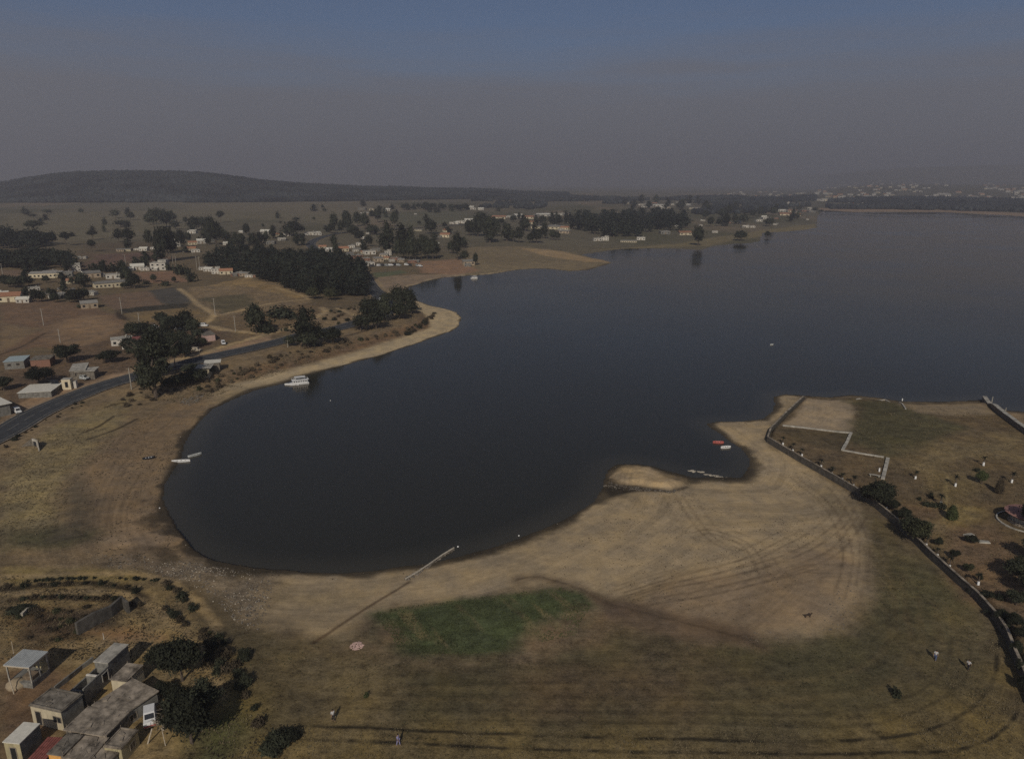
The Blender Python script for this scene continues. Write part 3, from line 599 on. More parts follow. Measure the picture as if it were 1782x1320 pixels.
def ring(n, R_, z, rx, rz, g): return [(R_ * math.cos(a) * g.uniform(.8, 1.2), R_ * math.sin(a) * g.uniform(.8, 1.2), z + g.uniform(-.4, .4), rx * g.uniform(.8, 1.2), rx * g.uniform(.8, 1.2), rz * g.uniform(.8, 1.2)) for a in (np.arange(n) * 2 * math.pi / n + g.uniform(0, 1))]
def kind_blobs(kind, seed):
    """(blobs, trunk height, trunk radius, nominal height, nominal width)"""
    g = np.random.default_rng(seed)
    if kind == 'broad': return ring(5, 2.3, 4.6, 2.3, 2.1, g) + ring(3, 1.2, 6.6, 2.2, 1.9, g) + [(0, 0, 5.3, 2.8, 2.8, 2.6)], 4.5, 0.32, 8.6, 9.0
    if kind == 'near':
        b = []
        for _ in range(17):
            d = g.normal(size=3); d /= np.linalg.norm(d); q = g.uniform(.25, 1.0); r = g.uniform(.75, 1.35) * (1.25 - .4 * q)
            b.append((d[0] * 3.1 * q, d[1] * 3.1 * q, 4.9 + d[2] * 2.7 * q, r * 1.15, r * 1.15, r * .85))
        return b + [(0, 0, 4.6, 1.9, 1.9, 1.7)], 4.6, 0.26, 8.4, 8.6
    if kind == 'gaunt':
        b = []
        for _ in range(22):
            z = g.uniform(3.2, 14.2); L = 2.4 * (1 - abs(z - 8) / 9); a = g.uniform(0, 6.28); r = g.uniform(.9, 1.75)
            b.append((math.cos(a) * L, math.sin(a) * L, z, r, r, r * .95))
        return b, 12.5, 0.36, 15.5, 6.8
    if kind == 'tall': return [(g.uniform(-.5, .5), g.uniform(-.5, .5), z, r * g.uniform(.85, 1.15), r * g.uniform(.85, 1.15), 2.3) for z, r in ((3.6, 2.3), (6.2, 2.9), (8.8, 2.9), (11.2, 2.5), (13.4, 1.7))] + ring(3, 1.7, 7.5, 1.8, 1.9, g), 11, 0.36, 15.5, 6.6
    if kind == 'cedar': return [(g.uniform(-.3, .3), g.uniform(-.3, .3), z, r * g.uniform(.9, 1.1), r * g.uniform(.9, 1.1), 2.0) for z, r in ((3.0, 3.1), (5.4, 3.2), (7.8, 2.8), (10.0, 2.1), (12.0, 1.2))], 9, 0.3, 13.6, 6.6
    if kind == 'umbrella': return ring(5, 2.0, 9.0, 1.9, 1.6, g) + ring(2, 1.0, 10.8, 1.9, 1.5, g) + [(0, 0, 9.6, 2.4, 2.4, 2.0), (1.6, .4, 6.8, 1.3, 1.3, .8)], 9.5, 0.28, 12.3, 8.0
    if kind == 'conic': return [(0, 0, z, r, r, 0.9) for z, r in ((0.9, 1.15), (1.8, 1.1), (2.7, 0.85), (3.5, 0.5))], 2.5, 0.12, 4.3, 2.4
    if kind == 'shrub': return ring(4, 0.65, 0.55, 0.6, 0.55, g) + [(0, 0, 0.75, 0.75, 0.75, 0.6)], 0.5, 0.06, 1.35, 2.5
PROTO = {}
def tree_proto(kind, var, leafmat, detail):
    """detail 0: one small mesh; 1: trunk and crown; 2: the same, finely leaved"""
    key = (kind, var, leafmat, detail)
    if key in PROTO: return PROTO[key]
    seed = (hash(kind + str(var)) if False else sum(ord(ch) for ch in kind) * 31 + var * 7)
    blobs, th, tr, H0, W0 = kind_blobs(kind, seed)
    leaf = {0: 0.85, 1: 0.55, 2: 0.30}[detail] * (0.45 if kind in ('shrub', 'conic') else 1)
    ncl = {0: 60, 1: 150, 2: 760}[detail]; per = {0: 4, 1: 6, 2: 9}[detail]
    if kind == 'shrub': ncl = ncl // 2
    mc, mt = MB(), MB()
    crown_faces(mc, blobs, ncl, per, leaf, seed + 1, core=.55 if kind in ('near', 'gaunt') else .45 if (kind == 'tall' and detail == 2) else .7); trunk_faces(mt, th, tr, 5 if detail else 2, seed + 2)
    name = {'gaunt': 'eucalyptus_tree', 'near': 'broadleaf_tree', 'broad': 'broadleaf_tree', 'tall': 'eucalyptus_tree', 'cedar': 'cedar_tree', 'umbrella': 'umbrella_tree', 'conic': 'conifer', 'shrub': 'shrub'}[kind]
    PROTO[key] = (name, mc.mesh('crown', leafmat), mt.mesh('trunk', 'bark'), H0, W0, None)
    if kind == 'shrub':
        mj = MB(); mj.add(mc.v, mc.f, 0); mj.add(mt.v, mt.f, 1); PROTO[key] = (name, None, None, H0, W0, mj.mesh(name, [leafmat, 'bark']))
    return PROTO[key]
NTREE = [0]
def plant(kind, px, py, hpx, wpx, label, group=None, leafmat='leaf_dark', detail=None, loc=None, hm=None, wm=None, cat=None, rename=None):
    p = loc if loc is not None else at(px, py)
    k = mpp(p); h = hm or hpx * k; w = wm or (wpx or hpx * 0.8) * k
    kind = 'near' if (detail == 2 and kind == 'broad') else 'gaunt' if (detail == 2 and kind == 'tall') else kind
    if kind == 'near' and wm is None: wpx = wpx * 1.25
    d = detail if detail is not None else (0 if h / k < 15 else 1)
    name, mc, mt, H0, W0, mj = tree_proto(kind, random.randrange(3), leafmat, d); NTREE[0] += 1
    sc = (w / W0 * random.uniform(.92, 1.08), w / W0 * random.uniform(.92, 1.08), h / H0); rz = random.uniform(0, 6.28)
    name = rename or name
    cat = cat or ('shrub' if kind == 'shrub' else 'tree')
    if mj is not None:
        o = bpy.data.objects.new(name, mj); COL.objects.link(o)
    else:
        o = empty(name); put(link('trunk', mt), o); put(link('crown', mc), o)
    o.location = (p[0], p[1], p[2] - 0.05); o.rotation_euler = (0, 0, rz); o.scale = sc
    return tag(o, label, cat, group)
def C1(x, y): return (x / 3.96, 280 + y / 3.96)
def C2(x, y): return (420 + x / 3.96, 300 + y / 3.96)
def C3(x, y): return (830 + x / 3.96, 290 + y / 3.96)
def C4(x, y): return (1250 + x / 3.35, 290 + y / 3.35)
def C5(x, y): return (x / 4.455, 540 + y / 4.455)
def C8(x, y): return (1200 + x / 3.062, 660 + y / 3.062)
def D1(x, y): return (1480 + x / 5.738, 820 + y / 5.738)
def many(kind, C, s, rows, label, group, **kw):
    for x, y, h, w in rows:
        q = C(x, y); plant(kind, q[0], q[1], h / s * 1.12, w / s * .95, label, group, **kw)
# lone trees of the far western pasture
many('umbrella', C1, 3.96, [(240,505,85,100),(455,585,85,72),(635,625,70,60),(640,545,60,72),(1522,425,68,55),(890,612,130,90)], 'tall flat-topped tree standing alone in the dry far pasture', 'lone trees of the far pasture')
many('broad', C1, 3.96, [(800,395,52,62),(900,408,55,55),(835,455,45,90),(820,560,82,78),(875,470,30,50),(180,370,25,50),(330,368,30,60),(560,362,28,40),(230,390,22,60)], 'dark bushy tree dotted over the hazy far pasture', 'bushy trees of the far pasture')
many('broad', C1, 3.96, [(1060,460,110,95),(1035,440,70,70),(1100,425,80,80),(1150,455,95,90),(1180,430,75,75),(1210,470,50,60)], 'dark tree in the clump beyond the grove by the far pasture', 'clump of trees in the far pasture')
many('broad', C1, 3.96, [(1030,600,110,70),(1150,640,165,110),(1120,700,210,95),(1185,690,200,80),(1340,478,85,90),(1390,470,75,80),(1280,432,42,40),(1450,505,105,100),(1490,580,140,110),(1430,540,80,70),(1545,560,80,60),(1250,600,110,70),(1300,560,60,50),(1700,512,72,50),(1745,600,90,70),(1660,590,80,80),(1600,600,60,70)], 'dark tree among the white houses beyond the cedar grove', 'trees of the far western hamlet', detail=1)
# two groves at the far west
def fill(kind, poly, n, hm, wm, label, group, leafmat='leaf_cedar', detail=0, seed=5, mind=4.0, rename=None):
    P = at2(poly); lo, hi = P.min(0), P.max(0); g = np.random.default_rng(seed); out = []
    for _ in range(n * 60):
        if len(out) >= n: break
        q = g.uniform(lo, hi)
        if not inside(np.array([q[0]]), np.array([q[1]]), P)[0]: continue
        if any((q[0] - a) ** 2 + (q[1] - b) ** 2 < mind ** 2 for a, b in out): continue
        out.append(tuple(q))
    for q in out:
        plant(kind, 0, 0, 0, 0, label, group, leafmat, detail, loc=(q[0], q[1], H(*q)), hm=hm * g.uniform(.75, 1.2), wm=wm * g.uniform(.85, 1.2), rename=rename)
    return out
fill('broad', [(-60,415),(-60,436),(0,436),(60,436),(108,432),(90,424),(40,418)], 55, 13, 12, 'dark tree packed in the upper grove at the edge of the pasture', 'trees of the upper western grove', seed=1, mind=7, rename='grove_tree')  # plain broadleaf trees, their species not known
fill('broad', [(-60,452),(-60,468),(60,469),(126,468),(118,454),(60,448)], 55, 9, 11, 'dark tree packed in the lower grove above the hamlet', 'trees of the lower western grove', seed=2, mind=6, rename='grove_tree')  # the same broadleaf trees, again of no known species
# the cedar grove by the road
fill('cedar', [(345,462),(400,455),(460,452),(530,456),(590,466),(632,482),(641,508),(634,517),(590,517),(540,512),(490,501),(440,484),(390,470)], 150, 14.5, 10, 'dark cedar of the dense grove beside the lake road', 'cedars of the dense roadside grove', detail=1, seed=3, mind=5.2)
# trees of the lakeside village
many('tall', C2, 3.96, [(1010,565,200,105),(1110,550,175,90),(1165,545,165,75),(220,455,85,52),(90,505,65,48),(135,492,75,48),(380,505,85,50),(650,590,140,48)], 'tall dark eucalyptus rising above the lakeside village', 'tall eucalyptuses of the lakeside village', detail=1)
many('broad', C2, 3.96, [(35,425,58,42),(360,435,85,150),(330,440,60,80),(640,405,105,72),(730,405,120,72),(690,420,80,60),(800,372,90,62),(850,392,100,72),(940,345,90,62),(1055,375,95,62),(620,420,60,60),(770,430,60,80),(900,430,60,70),(820,470,60,60),(880,510,70,60)], 'dark rounded tree behind the lakeside village', 'rounded trees behind the lakeside village')
many('broad', C2, 3.96, [(1080,600,120,70),(1120,600,110,70),(1160,605,140,70),(1200,605,130,70),(1240,600,150,75),(1280,600,140,70),(1320,600,130,70),(1345,590,100,60),(1180,580,100,60),(1260,570,120,60),(1310,425,85,100)], 'dark tree of the thicket between village and sandy bluff', 'thicket by the sandy bluff', detail=1)
many('broad', C2, 3.96, [(1490,605,170,70),(1450,560,80,60),(1540,612,65,70),(1615,640,75,40),(1570,435,95,80),(1630,440,130,90),(1650,352,70,110),(1720,475,135,80),(1690,470,110,60),(1760,440,100,60),(1600,430,80,50)], 'dark tree on the shore east of the sandy bluff', 'shore trees east of the bluff', detail=1)
fill('broad', [(700,366),(760,367),(815,368),(812,362),(760,361),(705,361)], 26, 11, 14, 'dark tree in the straight row across the far plain', 'row of trees across the far plain', seed=8, mind=8)
many('broad', C2, 3.96, [(560,252,28,24),(575,270,18,40),(270,355,20,20),(150,380,24,24),(500,330,20,24),(380,335,24,60),(1400,382,32,42),(1225,360,25,30)], 'small dark tree out in the open far field', 'small trees of the open far field')
# trees of the far peninsula
many('tall', C3, 3.96, [(90,525,165,90),(205,512,110,90),(515,402,80,50),(470,495,100,42),(320,440,100,60),(290,360,40,30),(1720,412,85,50)], 'tall dark tree by the houses of the peninsula', 'tall trees of the peninsula', detail=1)
many('broad', C3, 3.96, [(40,405,70,85),(10,480,70,50),(250,515,70,60),(290,525,95,82),(335,445,80,72),(450,402,60,62),(570,402,52,50),(410,525,85,100),(370,525,60,60),(520,505,65,62),(555,505,50,50),(130,400,40,50),(170,400,40,50),(250,380,40,50),(1610,412,60,50),(1665,410,45,50),(1575,360,50,50)], 'dark rounded tree by the houses of the peninsula', 'rounded trees of the peninsula', detail=1)
fill('tall', [(990,409),(1040,413),(1090,415),(1112,414),(1118,404),(1200,402),(1205,388),(1150,376),(1100,380),(1040,384),(990,390)], 110, 20, 14, 'dark tree of the wood covering the peninsula', 'trees of the peninsula wood', detail=0, seed=9, mind=6)
plant('broad', *C3(1522, 545), 135 / 3.96, 78 / 3.96, 'dark tree growing at the water by the peninsula, its image in the lake', leafmat='leaf_dark', detail=1)
plant('broad', *C4(130, 432), 60 / 3.35, 85 / 3.35, 'low wide dark tree at the water off the peninsula tip', detail=1)
plant('broad', *C4(285, 412), 36 / 3.35, 34 / 3.35, 'small dark tree standing in the water off the peninsula', detail=1)
many('broad', C4, 3.35, [(45,342,60,45),(145,335,55,62),(295,347,45,60),(95,325,45,40),(200,300,40,40),(240,290,40,50),(320,285,40,50),(470,258,26,40),(560,262,20,40),(600,268,16,30),(20,300,50,50),(60,280,50,50)], 'dark tree between the white houses near the peninsula tip', 'trees near the peninsula tip')
# trees round the western hamlet
many('broad', C1, 3.96, [(60,870,70,90),(100,875,75,90),(150,870,70,90),(200,860,60,80),(320,840,45,60),(570,872,90,110),(545,865,60,60),(880,840,90,100),(930,880,95,90),(900,870,70,60),(495,852,45,40),(520,975,85,110),(580,962,80,85),(480,975,60,60),(250,975,85,85),(290,970,70,70),(375,975,60,60),(30,850,60,70),(860,880,40,60)], 'dark tree among the pale houses of the western hamlet', 'trees of the western hamlet', detail=1)
many('shrub', C1, 3.96, [(240,785,38,70),(270,780,30,50),(680,762,40,80),(650,760,30,50),(720,760,30,50),(790,762,40,62),(840,760,60,60),(1160,752,38,40),(1260,782,50,70),(1300,790,40,50),(1320,832,40,60),(1140,860,30,60),(1010,850,25,40),(560,1010,20,60),(1230,775,45,50)], 'dark bush along the field edge above the hamlet', 'field-edge bushes above the hamlet', leafmat='leaf_dark')
plant('broad', *C1(1060, 834), 55 / 3.96, 42 / 3.96, 'small dark tree alone on the tan slope above the dark plot', detail=1)
plant('broad', *C1(1202, 838), 42 / 3.96, 32 / 3.96, 'smallest lone tree beside the dirt track on the tan slope', detail=1)
# more trees among the hamlets
def sprinkle(kind, boxes, label, group, h, seed):
    g = np.random.default_rng(seed)
    for (x0, x1, y0, y1), n in boxes:
        for _ in range(n): plant(kind, g.uniform(x0, x1), g.uniform(y0, y1), h * g.uniform(.7, 1.3), h * g.uniform(.5, .9), label, group, detail=0)
sprinkle('tall', [((330, 540, 398, 428), 14), ((560, 820, 392, 440), 18), ((220, 420, 420, 448), 8)], 'slim dark tree scattered among the hamlet gardens', 'slim trees of the hamlet gardens', 17, 61)
sprinkle('tall', [((820, 1000, 378, 410), 14), ((1080, 1240, 352, 368), 14), ((1230, 1400, 366, 392), 10)], 'slim hazy tree scattered among the peninsula houses', 'slim trees among the peninsula houses', 15, 62)
sprinkle('tall', [((0, 230, 470, 522), 16), ((190, 300, 455, 470), 6)], 'slim dark tree beside the pale western houses', 'slim trees of the western hamlet', 20, 63)
sprinkle('conic', [((0, 320, 372, 412), 14), ((420, 700, 358, 392), 12), ((700, 900, 356, 372), 8)], 'small dark conifer dotted over the hazy plain', 'small conifers of the plain', 10, 64)
# roadside trees
plant('tall', 272, 692, 126, 58, 'huge dark eucalyptus towering over the lake road', leafmat='leaf_dark', detail=2)
plant('broad', 262, 662, 70, 46, 'dark tree crowding the huge eucalyptus on its field side', leafmat='leaf_dark', detail=2)
plant('broad', 305, 640, 62, 40, 'dark tree between the huge eucalyptus and the roadside shops', leafmat='leaf_dark', detail=2)
plant('broad', 117, 631, 36, 50, 'round dark tree beside the ploughed field', leafmat='leaf_dark', detail=2)
plant('broad', 70, 670, 36, 54, 'round dark tree behind the long pale shed', leafmat='leaf_dark', detail=2)
plant('broad', 8, 680, 30, 40, 'dark tree behind the slanted pale roof', leafmat='leaf_dark', detail=2)
plant('broad', 193, 631, 26, 46, 'low spreading dark tree before the white-roofed house', leafmat='leaf_dark', detail=2)
for q, h, w in [((232,588),28,30),((250,586),26,30),((268,590),26,28),((292,575),28,26),((310,578),30,30),((325,572),32,30),((338,580),26,24),((300,602),26,30),((330,606),24,28),((280,612),30,30),((250,618),30,34),((352,602),16,18),((225,612),26,30),((238,622),28,32),((262,606),28,30),((255,632),30,32),((288,592),28,28),((318,600),26,28),((322,622),26,30),((345,590),20,24),((296,618),26,28),((335,580),24,26),((282,566),24,26)]:
    plant('broad', *q, h, w, 'dark tree of the clump round the scrapyard houses', 'clump round the scrapyard houses', leafmat='leaf_dark', detail=1)
for q, h, w in [((318,668),20,40),((345,664),24,36),((362,652),16,26),((335,650),18,34),((295,672),16,26)]:
    plant('broad', *q, h, w, 'low dark bushy tree on the bank below the shop', 'bushy trees on the bank below the shop', leafmat='leaf_dark', detail=1)
plant('broad', 446, 580, 52, 34, 'round dark tree at the fork of the dirt tracks', leafmat='leaf_dark', detail=1)
plant('shrub', 462, 578, 20, 30, 'dark bush at the foot of the round tree by the fork', leafmat='leaf_dark', detail=1)
plant('tall', 533, 603, 70, 36, 'tall bulky dark tree beside the lake road', leafmat='leaf_dark', detail=1)
plant('broad', 537, 605, 30, 38, 'low dark tree at the foot of the tall bulky one', leafmat='leaf_dark', detail=1)
plant('broad', 552, 600, 34, 30, 'dark tree on the road side of the tall bulky one', leafmat='leaf_dark', detail=1)
plant('broad', 505, 602, 18, 22, 'small dark tree by the white road post', leafmat='leaf_dark', detail=1)
plant('broad', 580, 598, 30, 34, 'dark tree over the road bend above the beach', leafmat='leaf_dark', detail=1)
plant('shrub', 492, 552, 18, 46, 'wide dark bush by the dirt tracks', leafmat='leaf_dark', detail=1)
for q, h, w in [((640,560),42,34),((655,572),38,34),((628,575),28,34),((668,560),42,28),((692,535),36,28),((708,540),40,34),((695,555),30,40),((716,546),24,26),((672,530),22,24),((650,548),30,26)]:
    plant('broad', *q, h, w, 'dark tree on the point where the road turns inland', 'trees on the point', leafmat='leaf_dark', detail=1)
plant('broad', 575, 522, 22, 30, 'olive tree in front of the cedar grove', leafmat='leaf_olive', detail=1); plant('broad', 545, 520, 20, 26, 'small olive tree at the end of the grove track', leafmat='leaf_olive', detail=1)
# scrub on the bank and slopes
g_ = np.random.default_rng(40)
def scrub(poly, n, hm, label, group, mats=('leaf_brown', 'leaf_olive', 'leaf_dark'), seed=1, mind=1.5):
    P = at2(poly); lo, hi = P.min(0), P.max(0); g = np.random.default_rng(seed); out = []
    for _ in range(n * 80):
        if len(out) >= n: break
        q = g.uniform(lo, hi)
        if inside(np.array([q[0]]), np.array([q[1]]), P)[0] and all((q[0] - a) ** 2 + (q[1] - b) ** 2 > mind ** 2 for a, b in out) and sample(ROADD, *q)[0] > 6: out.append(tuple(q))
    for q in out:
        h = hm * g.uniform(.5, 1.4); plant('shrub', 0, 0, 0, 0, label, group, mats[g.integers(len(mats))], 1, loc=(q[0], q[1], H(*q)), hm=h, wm=h * g.uniform(1.2, 2.2))
scrub([(330,672),(400,645),(480,620),(560,598),(640,590),(700,575),(748,555),(742,560),(700,582),(600,602),(500,636),(420,665),(350,690)], 70, 0.95, 'dry brown scrub bush on the bank above the beach', 'scrub on the bank above the beach', seed=2, mind=1.8, mats=('leaf_dry', 'leaf_brown', 'leaf_dry', 'leaf_olive'))
scrub([(735,560),(758,540),(754,552),(740,566),(700,588),(690,586)], 18, 1.2, 'dark bush on the low edge above the pale point', 'bushes edging the pale point', ('leaf_dark', 'leaf_brown'), seed=3, mind=1.8)
scrub([(470,585),(540,540),(620,535),(660,548),(600,565),(520,582)], 34, 1.0, 'bush on the rough plots above the road', 'bushes on the rough plots', ('leaf_dry', 'leaf_brown', 'leaf_dark'), seed=4, mind=3)
scrub([(200,690),(330,650),(340,672),(270,700),(215,710)], 26, 0.9, 'bush on the slope under the huge eucalyptus', 'bushes under the huge eucalyptus', seed=5, mind=2, mats=('leaf_dry', 'leaf_brown'))
scrub([(0,760),(60,728),(150,690),(160,700),(60,745),(0,790)], 14, 0.55, 'small dark bush on the verge below the road', 'bushes on the verge', seed=6, mind=2, mats=('leaf_brown', 'leaf_dark'))
# near left corner
BIGT = 'leaf_dark'
plant('broad', 318, 1184, 92, 84, 'broad dark tree between the concrete roofs and the beach', leafmat=BIGT, detail=2, hm=7.2, wm=7.0)
plant('broad', 284, 1164, 60, 52, 'smaller dark tree behind the grey concrete house', leafmat=BIGT, detail=2, hm=4.4, wm=4.6)
plant('broad', 334, 1292, 96, 84, 'broad dark tree beside the white van', leafmat=BIGT, detail=2, hm=7.6, wm=7.0)
plant('broad', 352, 1256, 70, 56, 'dark tree leaning towards the field from behind the van', leafmat=BIGT, detail=2, hm=6.2, wm=5.8)
plant('broad', 312, 1238, 56, 50, 'dark tree rising between the broad slab roof and its neighbours', leafmat=BIGT, detail=2, hm=4.6, wm=4.2)
plant('broad', 281, 1212, 30, 34, 'dark bushy tree beyond the corner of the broad slab roof', leafmat=BIGT, detail=2, hm=2.6, wm=3.2)
plant('shrub', 425, 1146, 20, 32, 'dark round bush at the field edge, upper of a pair', leafmat=BIGT, detail=2, hm=1.3, wm=2.1)
plant('shrub', 424, 1194, 24, 36, 'dark round bush at the field edge, lower of a pair', leafmat=BIGT, detail=2, hm=1.5, wm=2.3)
plant('shrub', 478, 1302, 24, 50, 'wide dark thorn bush in the dry field corner', leafmat=BIGT, detail=2, hm=1.6, wm=3.3)
plant('shrub', 504, 1288, 24, 40, 'dark thorn bush joined to the wide one in the field corner', leafmat=BIGT, detail=2, hm=1.5, wm=2.6)
plant('shrub', 37, 1064, 20, 44, 'dark green bush on the waste ground behind the canopy', leafmat=BIGT, detail=2, hm=1.0, wm=3.4)
plant('shrub', 637, 1212, 8, 8, 'tiny green bush alone in the ploughed field', leafmat='leaf_fresh', detail=1); plant('shrub', 1560, 1212, 14, 16, 'dark bush alone in the field corner', leafmat=BIGT, detail=1)
def chain(pts, step, hm, label, group, mats=('leaf_dark',), seed=1):
    P = smooth_line(at2(pts), 8); g = np.random.default_rng(seed); acc = 0
    for i in range(len(P) - 1):
        acc += np.linalg.norm(P[i + 1] - P[i])
        if acc > step:
            acc = 0; h = hm * g.uniform(.7, 1.3); q = P[i] + g.normal(size=2) * 0.15
            plant('shrub', 0, 0, 0, 0, label, group, mats[g.integers(len(mats))], 1, loc=(q[0], q[1], H(*q)), hm=h, wm=h * g.uniform(1.1, 1.7))
chain([(45,1012),(100,1009),(167,1007)], 0.75, 0.5, 'small dark bush in the planted row along the dirt track', 'planted row along the track', seed=2)
chain([(206,1007),(240,1008),(276,1012)], 0.75, 0.5, 'small dark bush in the shorter row nearer the stony shore', 'shorter planted row', seed=3)
chain([(284,1016),(302,1028),(320,1042),(345,1066)], 1.3, 0.8, 'dark bush along the bend of the track towards the beach', 'bushes along the track bend', ('leaf_dark', 'leaf_brown'), seed=4)
chain([(288,1058),(312,1078),(330,1092)], 0.8, 0.7, 'dark bush in the short diagonal row on the dry grass', 'short diagonal row', ('leaf_dark', 'leaf_brown'), seed=5)
chain([(30,1042),(90,1040),(150,1042),(210,1047),(245,1056)], 1.2, 0.6, 'brown scrub bush along the scarp behind the houses', 'scrub along the scarp', ('leaf_brown', 'leaf_dark'), seed=6)
chain([(-10,1022),(60,1020),(130,1016),(200,1019),(240,1030)], 2.0, 0.7, 'dark bush in the ditch below the planted row', 'bushes in the ditch', ('leaf_dark', 'leaf_brown'), seed=7)
chain([(380,1100),(395,1130),(410,1165),(430,1215),(455,1260)], 2.4, 0.9, 'brown bush scattered along the field edge', 'bushes along the field edge', ('leaf_brown', 'leaf_dark'), seed=8)
scrub([(10,1060),(130,1050),(190,1065),(150,1110),(60,1120),(20,1100)], 22, 0.55, 'dry scrub bush on the waste ground behind the houses', 'scrub on the waste ground', seed=9, mind=0.9, mats=('leaf_brown', 'leaf_brown', 'leaf_olive'))
scrub([(345,1090),(385,1110),(400,1170),(370,1190)], 14, 0.8, 'dry scrub bush on the slope beside the broad tree', 'scrub beside the broad tree', seed=10, mind=1.2)
scrub([(620,1085),(720,1060),(900,1035),(1000,1040),(1020,1070),(930,1125),(700,1130)], 0, 0.5, '', '', seed=11)
# park trees
for x, y, h, w, lab, mt in [(1510,874,36,42,'dark round tree leaning over the retaining wall, first of its clump','leaf_dark'),(1532,884,52,60,'largest dark round tree of the clump at the wall','leaf_dark'),(1556,890,26,24,'small dark tree beside the largest one at the wall','leaf_dark'),
                            (1572,906,28,26,'narrow dark tree between the two clumps at the wall','leaf_dark'),(1580,936,48,50,'dark round tree of the second clump at the wall','leaf_dark'),(1600,946,52,54,'dark spreading tree at the field end of the second clump','leaf_olive')]:
    plant('broad', x, y, h, w, lab, leafmat=mt, detail=2)
plant('conic', 1656, 903, 26, 18, 'small green conifer in the yellow park grass', leafmat='leaf_fresh', detail=2)
plant('broad', 1634, 950, 18, 18, 'small round dark park tree near the white trunks', leafmat='leaf_dark', detail=2)
plant('broad', 1660, 972, 20, 18, 'small dark park tree above the wall path', leafmat='leaf_dark', detail=2)
plant('broad', 1684, 996, 20, 20, 'olive park tree above the wall path', leafmat='leaf_olive', detail=2)
plant('broad', 1704, 1012, 17, 12, 'slim dark park tree with a pale foot', leafmat='leaf_dark', detail=2)
plant('broad', 1708, 842, 26, 22, 'light green sapling in the open park', leafmat='leaf_fresh', detail=2)
plant('conic', 1738, 858, 28, 12, 'brown dry cypress in the open park', leafmat='leaf_brown', detail=2)
plant('broad', 1798, 926, 66, 52, 'dark tree shading the pink-roofed kiosk', leafmat='leaf_dark', detail=2)
plant('broad', 1690, 944, 16, 26, 'low dark bush beside the pale slab in the park', leafmat='leaf_dark', detail=2)
for x, y, h, w in [(1772,1010,46,60),(1790,1040,56,60),(1800,980,56,60),(1768,1052,30,40)]:
    plant('broad', x, y, h, w, 'big dark tree at the edge of the park', 'big trees at the park edge', leafmat='leaf_dark', detail=2)
for x, y, h, w in [(1726,1072,14,28),(1744,1080,22,32),(1764,1090,26,36),(1778,1110,22,30),(1768,1140,30,26),(1774,1172,30,24),(1782,1205,34,30),(1752,1096,14,24)]:
    plant('broad', x, y, h, w, 'dark hedge tree along the lower end of the wall', 'hedge trees along the wall', leafmat='leaf_dark', detail=2)
for x, y, h, w in [(1612,880,8,12),(1625,882,9,10),(1640,884,8,14),(1700,820,6,9),(1620,866,10,8),(1690,1030,8,16),(1720,1035,8,18),(1740,1042,8,14),(1600,870,6,6)]:
    plant('shrub', x, y, h, w, 'low dark shrub in the park grass', 'low park shrubs', leafmat='leaf_dark', detail=1)
# woods read as one mass
def wood(name, pts, hm, wm, seed, label_kind='stuff'):
    g = np.random.default_rng(seed); bm = bmesh.new(); bmesh.ops.create_icosphere(bm, subdivisions=1, radius=1)
    base = np.array([v.co[:] for v in bm.verts]); bm.verts.index_update(); fs = np.array([[v.index for v in f.verts] for f in bm.faces]); bm.free()
    n = len(pts); nv = len(base)
    s = np.stack([wm * g.uniform(.7, 1.3, n), wm * g.uniform(.7, 1.3, n), hm * g.uniform(.7, 1.35, n)], 1) * 0.5
    V = base[None] * s[:, None, :] * g.uniform(.8, 1.2, (n, nv, 1)); V[..., 0] += pts[:, None, 0]; V[..., 1] += pts[:, None, 1]; V[..., 2] += pts[:, None, 2] + s[:, None, 2] * 0.6
    F = (fs[None] + (np.arange(n) * nv)[:, None, None]).reshape(-1, 3)
    me = bpy.data.meshes.new(name); me.vertices.add(n * nv); me.vertices.foreach_set('co', V.astype(np.float32).ravel())
    me.loops.add(F.size); me.loops.foreach_set('vertex_index', F.astype(np.int32).ravel()); me.polygons.add(len(F)); me.polygons.foreach_set('loop_start', np.arange(0, F.size, 3, dtype=np.int32)); me.update(calc_edges=True)
    me.materials.append(M['leaf_wood']); o = bpy.data.objects.new(name, me); COL.objects.link(o); return tag(o, kind='stuff')
g_ = np.random.default_rng(71)
u = g_.uniform(-1.12, 0.36, 26000); dist = 2650 + 900 * sstep(-0.45, 0.35, u); y = dist - g_.uniform(-120, 640, 26000); x = u * y
hh = sample(GH, x, y); e = np.interp(u, _hu, _he); top = np.maximum(CAM_H + dist * np.tan(e) - 12, 0)
keep = (hh > 12 + 0.04 * top + 3 * (fbm(x, y, 120, 72) - 0.2)) & (top > 8)
tag(wood('forest', np.stack([x, y, hh], 1)[keep], 13, 17, 73), 'dark forest covering the hill beyond the plain', 'forest')
P = at2([(1438,364),(1520,364),(1640,366),(1790,370),(1790,350),(1700,347),(1600,346),(1500,345),(1440,352)])
q = g_.uniform(P.min(0), P.max(0), (30000, 2)); q = q[inside(q[:, 0], q[:, 1], P)]; q = q[fbm(q[:, 0], q[:, 1], 190, 78) > .36 + .22 * sstep(2300, 3300, q[:, 1])][:2200]
tag(wood('lakeside_woods', np.concatenate([q, sample(GH, q[:, 0], q[:, 1])[:, None]], 1), 13, 18, 74), 'bluish belt of woods along the far shore under the town', 'woods')
